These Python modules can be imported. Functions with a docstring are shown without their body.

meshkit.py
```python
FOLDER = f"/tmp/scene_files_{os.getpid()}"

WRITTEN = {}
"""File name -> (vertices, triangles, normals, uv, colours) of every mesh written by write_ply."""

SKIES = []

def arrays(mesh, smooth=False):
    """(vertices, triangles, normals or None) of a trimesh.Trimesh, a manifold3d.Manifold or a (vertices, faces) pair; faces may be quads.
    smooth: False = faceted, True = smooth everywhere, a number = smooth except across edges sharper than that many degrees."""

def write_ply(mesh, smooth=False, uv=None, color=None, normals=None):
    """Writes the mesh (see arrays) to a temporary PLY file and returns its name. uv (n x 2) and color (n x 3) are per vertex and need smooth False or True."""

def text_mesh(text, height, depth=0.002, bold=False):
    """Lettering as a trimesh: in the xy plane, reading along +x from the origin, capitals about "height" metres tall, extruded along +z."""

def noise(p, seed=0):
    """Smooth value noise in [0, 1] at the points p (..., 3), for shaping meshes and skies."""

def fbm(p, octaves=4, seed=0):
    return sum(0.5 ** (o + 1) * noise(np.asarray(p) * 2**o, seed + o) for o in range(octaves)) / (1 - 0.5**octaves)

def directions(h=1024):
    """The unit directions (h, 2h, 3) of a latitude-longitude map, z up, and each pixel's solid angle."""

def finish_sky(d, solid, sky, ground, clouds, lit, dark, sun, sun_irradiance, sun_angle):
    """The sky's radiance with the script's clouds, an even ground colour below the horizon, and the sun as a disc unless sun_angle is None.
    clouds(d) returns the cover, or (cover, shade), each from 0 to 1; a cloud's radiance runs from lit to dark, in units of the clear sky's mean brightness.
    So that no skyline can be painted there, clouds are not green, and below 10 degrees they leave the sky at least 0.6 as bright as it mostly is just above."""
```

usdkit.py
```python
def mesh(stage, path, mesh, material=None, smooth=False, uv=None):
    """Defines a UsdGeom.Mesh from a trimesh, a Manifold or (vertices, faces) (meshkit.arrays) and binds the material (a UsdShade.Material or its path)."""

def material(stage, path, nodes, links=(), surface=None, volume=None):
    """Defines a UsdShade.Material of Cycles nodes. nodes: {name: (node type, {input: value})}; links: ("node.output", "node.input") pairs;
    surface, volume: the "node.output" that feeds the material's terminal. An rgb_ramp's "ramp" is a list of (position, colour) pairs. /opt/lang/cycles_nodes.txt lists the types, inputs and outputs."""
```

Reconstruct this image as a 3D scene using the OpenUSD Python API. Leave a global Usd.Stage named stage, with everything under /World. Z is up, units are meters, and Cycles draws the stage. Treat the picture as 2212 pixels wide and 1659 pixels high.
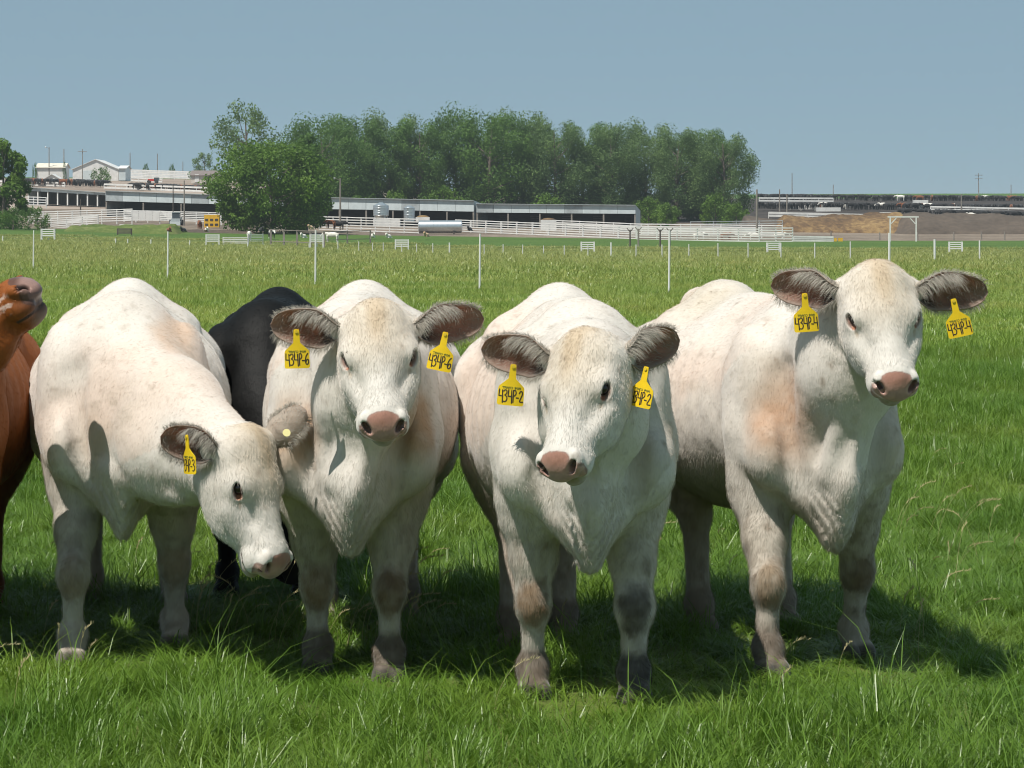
import math
import numpy as np
import trimesh
import manifold3d
import shapely
from shapely.geometry import LineString, Polygon, Point
from shapely.ops import unary_union
from pxr import Usd, UsdGeom, UsdLux, UsdShade, Gf, Sdf, Vt
import usdkit
import meshkit

# ------------------------------------------------------------------ stage, camera, sky, sun, exposure
stage = Usd.Stage.CreateInMemory()
UsdGeom.SetStageUpAxis(stage, UsdGeom.Tokens.z)
UsdGeom.SetStageMetersPerUnit(stage, 1.0)
UsdGeom.Xform.Define(stage, '/World')
UsdGeom.Scope.Define(stage, '/World/Looks')

CAM_H = 1.5
EXPOSURE = 0.42
SUN_DIR = np.array([-0.36, -0.42, 1.0])      # towards the sun: left of the camera and a little behind it
SUN_DIR = SUN_DIR / np.linalg.norm(SUN_DIR)
SUN_INTENSITY, SUN_COLOR = 1.08, (1.0, 0.955, 0.88)
SKY_STRENGTH = 0.068

cam = UsdGeom.Camera.Define(stage, '/World/camera')
cam.CreateHorizontalApertureAttr(36.0)
cam.CreateVerticalApertureAttr(27.0)
cam.CreateFocalLengthAttr(36.0 * 6100.0 / 2212.0)
cam.CreateVerticalApertureOffsetAttr(-36.0 * (829.5 - 490.0) / 2212.0)
cam.CreateClippingRangeAttr(Gf.Vec2f(0.1, 20000.0))
cam.CreateExposureAttr(EXPOSURE)
cam.CreateFStopAttr(0.0)
_x = UsdGeom.Xformable(cam)
_x.AddTranslateOp().Set(Gf.Vec3d(0, 0, CAM_H))
_x.AddRotateXOp().Set(90.0)

_el, _rot = math.asin(SUN_DIR[2]), math.atan2(SUN_DIR[0], SUN_DIR[1])
sky_look = usdkit.material(stage, '/World/Looks/sky_look', {
    'sky': ('sky_texture', {'sky_type': 'single_scattering', 'sun_disc': False, 'sun_elevation': _el, 'sun_rotation': _rot,
                            'altitude': 300.0, 'air_density': 0.5, 'aerosol_density': 0.25, 'ozone_density': 4.5}),
    'veil': ('mix', {'mix_type': 'mix', 'fac': 0.8, 'color2': (3.00, 4.38, 5.08)}),        # thin even high cloud over the whole sky
    'bg': ('background_shader', {'strength': SKY_STRENGTH})},
    [('sky.color', 'veil.color1'), ('veil.color', 'bg.color')], surface='bg.background')
dome = UsdLux.DomeLight.Define(stage, '/World/sky')
UsdShade.MaterialBindingAPI.Apply(dome.GetPrim()).Bind(sky_look)

sun = UsdLux.DistantLight.Define(stage, '/World/sun')
sun.CreateIntensityAttr(SUN_INTENSITY)
sun.CreateAngleAttr(0.5)
sun.CreateNormalizeAttr(True)
sun.CreateColorAttr(Gf.Vec3f(*SUN_COLOR))
_m = Gf.Matrix4d(1.0)
_z = Gf.Vec3d(*map(float, SUN_DIR))
_xx = Gf.Cross(Gf.Vec3d(0, 1, 0), _z).GetNormalized()
_yy = Gf.Cross(_z, _xx)
_m.SetRow3(0, _xx); _m.SetRow3(1, _yy); _m.SetRow3(2, _z)
UsdGeom.Xformable(sun).AddTransformOp().Set(_m)

# ------------------------------------------------------------------ helpers
_taken = {}


def numbered(parent, name):
    k = (parent, name)
    n = _taken.get(k, -1) + 1
    _taken[k] = n
    return f'{parent}/{name}' if n == 0 else f'{parent}/{name}_{n:03d}'


def tag(prim, label=None, cat=None, group=None, kind=None):
    p = prim.GetPrim() if hasattr(prim, 'GetPrim') else prim
    for k, v in (('label', label), ('category', cat), ('group', group), ('kind', kind)):
        if v:
            p.SetCustomDataByKey(k, v)
    return p


def path_of(parent):
    if parent is None:
        return '/World'
    return str(parent.GetPath()) if hasattr(parent, 'GetPath') else str(parent)


def obj(name, m, mat, parent=None, smooth=False, color=None, floats=None):
    path = numbered(path_of(parent), name)
    prim = usdkit.mesh(stage, path, m, mat, smooth=smooth)
    if color is not None:
        UsdGeom.PrimvarsAPI(prim).CreatePrimvar('coat', Sdf.ValueTypeNames.Color3fArray, 'vertex').Set(
            Vt.Vec3fArray.FromNumpy(np.asarray(color, np.float32)))
    for k, a in (floats or {}).items():
        UsdGeom.PrimvarsAPI(prim).CreatePrimvar(k, Sdf.ValueTypeNames.FloatArray, 'vertex').Set(Vt.FloatArray.FromNumpy(np.asarray(a, np.float32)))
    return prim


def thing(name, label, cat, loc=(0, 0, 0), rotz=0.0, group=None, scale=None):
    x = UsdGeom.Xform.Define(stage, numbered('/World', name))
    x.AddTranslateOp().Set(Gf.Vec3d(*map(float, loc)))
    if rotz:
        x.AddRotateZOp().Set(float(math.degrees(rotz)))
    if scale is not None:
        x.AddScaleOp().Set(Gf.Vec3f(*map(float, np.broadcast_to(scale, 3))))
    tag(x, label, cat, group)
    return x


def copy_of(src, name, label, cat, loc, rotz=0.0, group=None, scale=None):
    x = thing(name, label, cat, loc, rotz, group, scale)
    x.GetPrim().GetReferences().AddInternalReference(src.GetPath())
    x.GetPrim().SetInstanceable(True)
    # the reference brings its source's transform ops along under the same names; ours override them
    return x


def curves(name, pts_list, widths, mat, parent=None, color=None):
    path = numbered(path_of(parent), name)
    c = UsdGeom.BasisCurves.Define(stage, path)
    c.CreateTypeAttr('linear')
    c.CreateCurveVertexCountsAttr(Vt.IntArray.FromNumpy(np.array([len(p) for p in pts_list], np.int32)))
    c.CreatePointsAttr(Vt.Vec3fArray.FromNumpy(np.vstack(pts_list).astype(np.float32)))
    c.CreateWidthsAttr(Vt.FloatArray.FromNumpy(np.concatenate(widths).astype(np.float32)))
    c.SetWidthsInterpolation('vertex')
    UsdShade.MaterialBindingAPI.Apply(c.GetPrim()).Bind(mat)
    return c


def px(x, y, Y):
    """World point seen at (x, y) of the 2212 x 1659 view of the photograph, at depth Y."""
    return np.array([(x - 1106.0) * Y / 6100.0, Y, CAM_H - (y - 490.0) * Y / 6100.0])


def mat_simple(name, color, rough=0.7, metallic=0.0, spec=0.5, var=0.0, scale=3.0, bump=0.0, bump_scale=40.0, coords='object', extra=None):
    nodes = {'tc': ('texture_coordinate', {}), 'g': ('geometry', {}),
             'p': ('principled_bsdf', {'base_color': color, 'roughness': rough, 'metallic': metallic, 'specular_ior_level': spec, **(extra or {})})}
    links = []
    src = 'tc.object' if coords == 'object' else 'g.position'
    if var:
        a = [c * (1 - var) for c in color]
        b = [min(1, c * (1 + var)) for c in color]
        nodes['n'] = ('noise_texture', {'scale': scale, 'detail': 5.0, 'roughness': 0.6})
        nodes['r'] = ('rgb_ramp', {'ramp': [(0.3, a), (0.7, b)]})
        links += [(src, 'n.vector'), ('n.fac', 'r.fac'), ('r.color', 'p.base_color')]
    if bump:
        nodes['n2'] = ('noise_texture', {'scale': bump_scale, 'detail': 4.0})
        nodes['b'] = ('bump', {'strength': bump, 'distance': 0.02})
        links += [(src, 'n2.vector'), ('n2.fac', 'b.height'), ('b.normal', 'p.normal')]
    return usdkit.material(stage, f'/World/Looks/{name}', nodes, links, surface='p.BSDF')


def tube(points, radii, seg=8, caps=True):
    P = np.asarray(points, float)
    R = np.broadcast_to(np.asarray(radii, float), (len(P),))
    T = np.gradient(P, axis=0)
    T /= np.linalg.norm(T, axis=1, keepdims=True) + 1e-12
    up = np.array([0, 0, 1.0]) if abs(T[0][2]) < 0.9 else np.array([1.0, 0, 0])
    V = []
    n = np.cross(T[0], up); n /= np.linalg.norm(n)
    a = np.linspace(0, 2 * np.pi, seg, endpoint=False)
    for i in range(len(P)):
        n = n - T[i] * (n @ T[i]); n /= np.linalg.norm(n)
        b = np.cross(T[i], n)
        V.append(P[i] + R[i] * (np.cos(a)[:, None] * n + np.sin(a)[:, None] * b))
    V = np.vstack(V)
    F = []
    for i in range(len(P) - 1):
        for j in range(seg):
            k = (j + 1) % seg
            F += [[i * seg + j, i * seg + k, (i + 1) * seg + k], [i * seg + j, (i + 1) * seg + k, (i + 1) * seg + j]]
    if caps:
        c0, c1 = len(V), len(V) + 1
        V = np.vstack([V, P[0], P[-1]])
        e = (len(P) - 1) * seg
        for j in range(seg):
            k = (j + 1) % seg
            F += [[c0, k, j], [c1, e + j, e + k]]
    return trimesh.Trimesh(V, F, process=False)


def box(size, center=(0, 0, 0), rotz=0.0):
    m = trimesh.creation.box(size)
    if rotz:
        m.apply_transform(trimesh.transformations.rotation_matrix(rotz, [0, 0, 1]))
    m.apply_translation(center)
    return m


def bar(a, b, w, h=None):
    """A square-section bar from a to b."""
    a, b = np.asarray(a, float), np.asarray(b, float)
    d = b - a
    L = np.linalg.norm(d)
    d = d / L
    up = np.array([0, 0, 1.0]) if abs(d[2]) < 0.95 else np.array([0, 1.0, 0])
    s = np.cross(d, up); s /= np.linalg.norm(s)
    t = np.cross(s, d)
    m = trimesh.creation.box([L, w, h or w])
    M = np.eye(4)
    M[:3, 0], M[:3, 1], M[:3, 2], M[:3, 3] = d, s, t, (a + b) / 2
    m.apply_transform(M)
    return m


def cat(ms):
    return trimesh.util.concatenate(ms)


GRASS = True
TREES = True

# ------------------------------------------------------------------ the lie of the land
ONLY = None
_COL = np.array([-1500, 0, 400, 800, 1200, 1600, 2000, 3500.0])
_ROW = [(-20, [0] * 8), (110, [0] * 8), (150, [-.1, -.1, -.2, -.25, -.3, -.33, -.33, -.3]), (200, [-.1, -.1, -.3, -.5, -.65, -.72, -.68, -.6]),
        (280, [.1, .1, -.38, -.9, -1.15, -1.22, -1.18, -1.1]), (320, [1.2, 1.15, .62, .12, -.2, -.4, -.42, -.3]), (360, [1.7, 1.6, 1.35, .85, .55, .15, .05, .2]),
        (395, [3.0, 2.8, 2.35, 1.8, 1.5, .85, .55, .8]), (450, [5.0, 4.8, 4.4, 2.6, 2.2, 2.3, 2.2, 2.6]), (520, [7.8, 7.5, 7.3, 5.0, 3.6, 4.2, 4.5, 5.0]),
        (600, [11, 10.6, 10.4, 8.0, 5.6, 6.4, 6.9, 7.4]), (700, [14, 13.6, 13.4, 11, 8.2, 8.5, 8.6, 8.9]), (800, [16, 15.6, 15.4, 13, 10.2, 10.7, 10.9, 11.2]),
        (950, [15.5, 15.0, 14.5, 12.5, 10.0, 10.2, 10.4, 10.5]), (1400, [9] * 8), (9000, [0] * 8)]
_RY = np.array([r[0] for r in _ROW], float)
_RZ = np.array([r[1] for r in _ROW], float)


def land(X, Y):
    X, Y = np.broadcast_arrays(np.asarray(X, float), np.asarray(Y, float))
    s = 1106 + 6100 * X / np.maximum(Y, 60)
    s = np.clip(s, _COL[0], _COL[-1] - 1e-6)
    Yc = np.clip(Y, _RY[0], _RY[-1] - 1e-6)
    i = np.clip(np.searchsorted(_RY, Yc, 'right') - 1, 0, len(_RY) - 2)
    j = np.clip(np.searchsorted(_COL, s, 'right') - 1, 0, len(_COL) - 2)
    a = (Yc - _RY[i]) / (_RY[i + 1] - _RY[i])
    b = (s - _COL[j]) / (_COL[j + 1] - _COL[j])
    return (_RZ[i, j] * (1 - a) * (1 - b) + _RZ[i + 1, j] * a * (1 - b) + _RZ[i, j + 1] * (1 - a) * b + _RZ[i + 1, j + 1] * a * b)


def bumps(X, Y):
    P = np.stack(np.broadcast_arrays(X, Y, 0.0), -1)
    return 0.05 * (meshkit.noise(P * 0.45, 5) - 0.5) * sstep(3, 7, np.asarray(Y, float)) * (1 - sstep(60, 110, np.asarray(Y, float)))


def at(x, Y, dz=0.0):
    """A point on the ground, at depth Y, below the picture column x."""
    X = (x - 1106.0) * Y / 6100.0
    return np.array([X, Y, float(land(X, Y)) + dz])


def sstep(a, b, x):
    t = np.clip((x - a) / (b - a), 0, 1)
    return t * t * (3 - 2 * t)


def sheet(rows, xs_of, zfun):
    V, F, n = [], [], None
    for k, Y in enumerate(rows):
        X = xs_of(Y)
        V.append(np.stack([X, np.full_like(X, Y), zfun(X, Y)], 1))
        n = len(X)
    g = np.arange(n * len(rows)).reshape(len(rows), n)
    q = np.stack([g[:-1, :-1], g[:-1, 1:], g[1:, 1:], g[1:, :-1]], -1).reshape(-1, 4)
    return np.vstack(V), np.vstack([q[:, [0, 1, 2]], q[:, [0, 2, 3]]])


def noise_look(name, stops, scales, rough=0.95, bump=0.0, src='g.position'):
    """A matte ground: two octaves of noise in world space pick a colour from the stops."""
    return usdkit.material(stage, f'/World/Looks/{name}', {
        'g': ('geometry', {}), 'n1': ('noise_texture', {'scale': scales[0], 'detail': 4.0, 'roughness': 0.6}), 'n2': ('noise_texture', {'scale': scales[1], 'detail': 6.0, 'roughness': 0.65}),
        'a': ('math', {'math_type': 'multiply_add', 'value2': 0.5, 'value3': 0.0}), 'a2': ('math', {'math_type': 'multiply_add', 'value2': 0.5}),
        'r': ('rgb_ramp', {'ramp': stops}), 'b': ('bump', {'strength': bump, 'distance': 0.1}),
        'p': ('principled_bsdf', {'roughness': rough, 'specular_ior_level': 0.15})},
        [(src, 'n1.vector'), (src, 'n2.vector'), ('n1.fac', 'a.value1'), ('a.value', 'a2.value3'), ('n2.fac', 'a2.value1'), ('a2.value', 'r.fac'), ('r.color', 'p.base_color'),
         ('n2.fac', 'b.height'), ('b.normal', 'p.normal')], surface='p.BSDF')


M_pasture = noise_look('pasture_look', [(0.30, (0.06, 0.085, 0.02)), (0.50, (0.11, 0.14, 0.035)), (0.70, (0.17, 0.17, 0.065))], (0.06, 1.7), bump=0.3)
M_bank = noise_look('bank_grass_look', [(0.32, (0.05, 0.085, 0.02)), (0.50, (0.10, 0.135, 0.035)), (0.68, (0.18, 0.19, 0.075))], (0.3, 1.8), bump=0.6)
M_ditch = noise_look('ditch_grass_look', [(0.30, (0.045, 0.085, 0.017)), (0.55, (0.07, 0.125, 0.026)), (0.75, (0.11, 0.16, 0.04))], (0.12, 2.2), bump=0.4)
M_lot = noise_look('lot_earth_look', [(0.30, (0.07, 0.055, 0.045)), (0.50, (0.17, 0.135, 0.105)), (0.72, (0.30, 0.25, 0.20))], (0.05, 0.6))
M_feedlot = noise_look('feedlot_earth_look', [(0.30, (0.030, 0.026, 0.025)), (0.55, (0.055, 0.047, 0.044)), (0.75, (0.10, 0.085, 0.075))], (0.03, 0.3))
M_ridge = noise_look('ridge_field_look', [(0.3, (0.05, 0.10, 0.025)), (0.6, (0.075, 0.14, 0.035)), (0.8, (0.10, 0.16, 0.05))], (0.02, 0.2))
M_yard = noise_look('yard_earth_look', [(0.3, (0.20, 0.155, 0.125)), (0.55, (0.30, 0.245, 0.205)), (0.8, (0.40, 0.35, 0.30))], (0.03, 0.4))

wide = lambda Y: np.concatenate([np.linspace(-400, -0.35 * max(Y, 20) - 8, 8)[:-1], np.linspace(-0.35, 0.35, 121) * max(Y, 20) + np.linspace(-8, 8, 121), np.linspace(0.35 * max(Y, 20) + 8, 400, 8)[1:]]) if Y < 700 else np.linspace(-0.9, 0.9, 135) * Y
near_rows = np.concatenate([np.linspace(-40, 4, 8), np.arange(5, 40, 0.5), np.arange(40, 120, 4), np.arange(120, 301, 10)])
zg = lambda X, Y: land(X, Y) + bumps(X, Y)
tag(obj('pasture', sheet(near_rows, wide, zg), M_pasture, smooth=True), kind='structure')
tag(obj('ditch', sheet(np.arange(300, 345, 5.0), wide, zg), M_ditch, smooth=True), kind='structure')
tag(obj('lot_ground', sheet(np.arange(340, 441, 10.0), wide, lambda X, Y: land(X, Y) + (Y == 340) * -0.05), M_lot, smooth=True), kind='structure')
M_slope = usdkit.material(stage, '/World/Looks/slope_look', {
    'g': ('geometry', {}), 'sx': ('separate_xyz', {}), 'n': ('noise_texture', {'scale': 0.05, 'detail': 5.0}), 'n2': ('noise_texture', {'scale': 0.35, 'detail': 5.0}),
    'ra': ('rgb_ramp', {'ramp': [(0.3, (0.030, 0.026, 0.025)), (0.55, (0.052, 0.045, 0.042)), (0.75, (0.10, 0.085, 0.075))]}),
    'rb': ('rgb_ramp', {'ramp': [(0.3, (0.20, 0.155, 0.125)), (0.55, (0.30, 0.245, 0.205)), (0.8, (0.40, 0.35, 0.30))]}),
    'm': ('map_range', {'from_min': -20.0, 'from_max': 10.0, 'clamp': True}), 'mx': ('mix', {}),
    'p': ('principled_bsdf', {'roughness': 0.95, 'specular_ior_level': 0.1})},
    [('g.position', 'sx.vector'), ('g.position', 'n.vector'), ('g.position', 'n2.vector'), ('n2.fac', 'ra.fac'), ('n.fac', 'rb.fac'), ('sx.x', 'm.value'), ('m.result', 'mx.fac'),
     ('rb.color', 'mx.color1'), ('ra.color', 'mx.color2'), ('mx.color', 'p.base_color')], surface='p.BSDF')
tag(obj('hillside', sheet(np.arange(440, 701, 10.0), wide, zg), M_slope, smooth=True), kind='structure')
tag(obj('hilltop_field', sheet(np.concatenate([np.arange(700, 1001, 25.0), [1200, 1400, 2000, 4000, 9000]]), lambda Y: np.linspace(-0.9, 0.9, 135) * Y, zg), M_ridge, smooth=True), kind='structure')

# ------------------------------------------------------------------ cattle: a signed distance field, meshed as one skin per animal
def unit(v):
    v = np.asarray(v, float)
    return v / np.linalg.norm(v)


class Field:
    """Ordered list of blended shapes; negative inside."""

    def __init__(self):
        self.ops = []
        self.disp = []

    def ell(self, c, r, k=0.05, R=None, op='add'):
        self.ops.append(('ell', op, k, np.asarray(c, float), np.asarray(r, float), None if R is None else np.asarray(R, float)))

    def cone(self, a, b, ra, rb, k=0.05, op='add', flat=None):
        self.ops.append(('cone', op, k, np.asarray(a, float), np.asarray(b, float), (ra, rb, flat)))

    @staticmethod
    def one(o, P):
        kind = o[0]
        if kind == 'ell':
            q = P - o[3]
            if o[5] is not None:
                q = q @ o[5]
            a = q / o[4]
            k0 = np.sqrt((a * a).sum(1))
            b = a / o[4]
            k1 = np.sqrt((b * b).sum(1))
            return k0 * (k0 - 1) / np.maximum(k1, 1e-6)
        a, b, (ra, rb, flat) = o[3], o[4], o[5]
        s = 1.0
        if flat is not None:
            n, s = flat
            n = np.asarray(n, float)
            P = P + (s - 1) * (((P - a) @ n)[:, None] * n)
            b = b + (s - 1) * ((b - a) @ n) * n
        d = b - a
        h = np.clip(((P - a) @ d) / (d @ d), 0, 1)
        return (np.sqrt((((P - a) - h[:, None] * d) ** 2).sum(1)) - (ra + (rb - ra) * h)) / max(1.0, s ** 0.5)

    def __call__(self, P):
        P = np.asarray(P, float)
        B = 0.13
        key = np.floor(P / B).astype(np.int64)
        lin = (key[:, 0] + 512) * 1048576 + (key[:, 1] + 512) * 1024 + (key[:, 2] + 512)
        uniq, inv = np.unique(lin, return_inverse=True)
        order = np.argsort(inv, kind='stable')
        bounds = np.searchsorted(inv[order], np.arange(len(uniq) + 1))
        first = order[bounds[:-1]]
        C = (key[first] + 0.5) * B
        rad = B * 0.87
        D = np.stack([self.one(o, C) for o in self.ops])
        isadd = np.array([o[1] == 'add' for o in self.ops])
        ks = np.array([o[2] for o in self.ops])
        dmin = D[isadd].min(0)
        use = np.where(isadd[:, None], D < dmin + 2.6 * rad + ks[:, None] + 0.02, D < 1.6 * rad + ks[:, None])
        out = np.empty(len(P))
        for j in range(len(uniq)):
            idx = order[bounds[j]:bounds[j + 1]]
            Q = P[idx]
            f = None
            for i in np.nonzero(use[:, j])[0]:
                o = self.ops[i]
                d = self.one(o, Q)
                k = o[2]
                if f is None:
                    f = d if o[1] == 'add' else np.full(len(Q), 1.0)
                elif o[1] == 'add':
                    h = np.maximum(k - np.abs(f - d), 0) / k
                    f = np.minimum(f, d) - h * h * k * 0.25
                else:
                    h = np.maximum(k - np.abs(f + d), 0) / k
                    f = np.maximum(f, -d) + h * h * k * 0.25
            out[idx] = f
        for fn in self.disp:
            out = out + fn(P)
        return out

    def project(self, V, n=2, step=0.012, e=0.0015):
        for _ in range(n):
            E = np.eye(3) * e
            f = self(np.vstack([V, V + E[0], V + E[1], V + E[2]])).reshape(4, -1)
            g = (f[1:] - f[0]).T / e
            s = np.clip(f[0] / np.maximum((g * g).sum(1), 0.15), -step, step)
            V = V - s[:, None] * g
        return V


def surface_nets(field, lo, hi, h, coarse=5):
    lo, hi = np.asarray(lo, float), np.asarray(hi, float)
    H = h * coarse
    nb = np.ceil((hi - lo) / H).astype(int)
    gi = np.stack(np.meshgrid(*[np.arange(n) for n in nb], indexing='ij'), -1).reshape(-1, 3)
    fc = field(lo + (gi + 0.5) * H)
    F = np.repeat(np.repeat(np.repeat(fc.reshape(nb), coarse, 0), coarse, 1), coarse, 2)
    act = gi[np.abs(fc) < H * 1.25 + 0.012]
    off = np.stack(np.meshgrid(*[np.arange(coarse)] * 3, indexing='ij'), -1).reshape(-1, 3)
    idx = (act[:, None, :] * coarse + off[None]).reshape(-1, 3)
    F[idx[:, 0], idx[:, 1], idx[:, 2]] = field(lo + (idx + 0.5) * h)
    n = np.array(F.shape)
    neg = F < 0
    corners = [(a, b, c) for a in (0, 1) for b in (0, 1) for c in (0, 1)]
    sl = lambda c: tuple(slice(c[i], n[i] - 1 + c[i]) for i in range(3))
    cnt = sum(neg[sl(c)].astype(np.int8) for c in corners)
    cells = np.argwhere((cnt > 0) & (cnt < 8))
    acc, num = np.zeros((len(cells), 3)), np.zeros(len(cells))
    val = {c: F[cells[:, 0] + c[0], cells[:, 1] + c[1], cells[:, 2] + c[2]] for c in corners}
    for c in corners:
        for ax in range(3):
            if c[ax] == 0:
                d = list(c); d[ax] = 1; d = tuple(d)
                a, b = val[c], val[d]
                m = (a < 0) != (b < 0)
                t = np.where(m, a / np.where(m, a - b, 1), 0)
                p = np.tile(np.array(c, float), (len(cells), 1))
                p[:, ax] += t
                acc += p * m[:, None]
                num += m
    V = lo + (cells + acc / num[:, None] + 0.5) * h
    ID = np.full(n - 1, -1, np.int64)
    ID[cells[:, 0], cells[:, 1], cells[:, 2]] = np.arange(len(cells))
    quads = []
    for ax in range(3):
        b, c = (ax + 1) % 3, (ax + 2) % 3
        s0 = [slice(1, n[i] - 1) for i in range(3)]; s1 = list(s0)
        s0[ax] = slice(0, n[ax] - 1); s1[ax] = slice(1, n[ax])
        A, Bv = neg[tuple(s0)], neg[tuple(s1)]
        for flip, m in ((False, A & ~Bv), (True, ~A & Bv)):
            e = np.argwhere(m)
            if not len(e):
                continue
            for i in range(3):
                if i != ax:
                    e[:, i] += 1
            def at(db, dc):
                q = e.copy(); q[:, b] -= db; q[:, c] -= dc
                return ID[q[:, 0], q[:, 1], q[:, 2]]
            q = np.stack([at(1, 1), at(0, 1), at(0, 0), at(1, 0)], 1)
            quads.append(q[:, ::-1] if flip else q)
    Q = np.vstack(quads)
    Q = Q[(Q >= 0).all(1)]
    T = np.vstack([Q[:, [0, 1, 2]], Q[:, [0, 2, 3]]])
    m = trimesh.Trimesh(V, T, process=False)
    parts = trimesh.graph.connected_components(m.face_adjacency, nodes=np.arange(len(T)))
    big = max(parts, key=len)
    T = T[big]
    used = np.unique(T)
    re = np.full(len(V), -1); re[used] = np.arange(len(used))
    return V[used], re[T]


def refine(V, F, inside):
    """Splits the edges whose midpoints lie in the region, keeping the mesh closed."""
    E = np.sort(np.vstack([F[:, [0, 1]], F[:, [1, 2]], F[:, [2, 0]]]), 1)
    U, inv = np.unique(E, axis=0, return_inverse=True)
    inv = inv.reshape(3, -1).T
    mid = (V[U[:, 0]] + V[U[:, 1]]) / 2
    m = inside(mid)
    new = np.full(len(U), -1)
    new[m] = len(V) + np.arange(m.sum())
    V2 = np.vstack([V, mid[m]])
    N = new[inv]
    k = (N >= 0).sum(1)
    out = [F[k == 0]]
    f, q = F[k == 3], N[k == 3]
    out += [np.stack(x, 1) for x in ((f[:, 0], q[:, 0], q[:, 2]), (q[:, 0], f[:, 1], q[:, 1]), (q[:, 2], q[:, 1], f[:, 2]), (q[:, 0], q[:, 1], q[:, 2]))]
    for i in range(3):
        j, l = (i + 1) % 3, (i + 2) % 3
        s = (k == 1) & (N[:, i] >= 0)
        f, q = F[s], N[s]
        out += [np.stack([f[:, i], q[:, i], f[:, l]], 1), np.stack([q[:, i], f[:, j], f[:, l]], 1)]
        s = (k == 2) & (N[:, i] < 0)
        f, q = F[s], N[s]
        out += [np.stack([f[:, l], q[:, l], q[:, j]], 1), np.stack([q[:, l], f[:, i], f[:, j]], 1), np.stack([q[:, l], f[:, j], q[:, j]], 1)]
    return V2, np.vstack(out)


def sstep(a, b, x):
    t = np.clip((x - a) / (b - a), 0, 1)
    return t * t * (3 - 2 * t)


def mixc(col, c, w):
    return col + (np.asarray(c) - col) * np.clip(w, 0, 1)[:, None]


def fb(P, s, seed=0, o=3):
    return meshkit.fbm(P * s, o, seed)


def blob(P, c, r):
    """1 at c, falling smoothly to 0 at the ellipsoid of radii r."""
    q = (P - np.asarray(c)) / np.asarray(r)
    return 1 - sstep(0.35, 1.0, np.sqrt((q * q).sum(1)))


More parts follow.
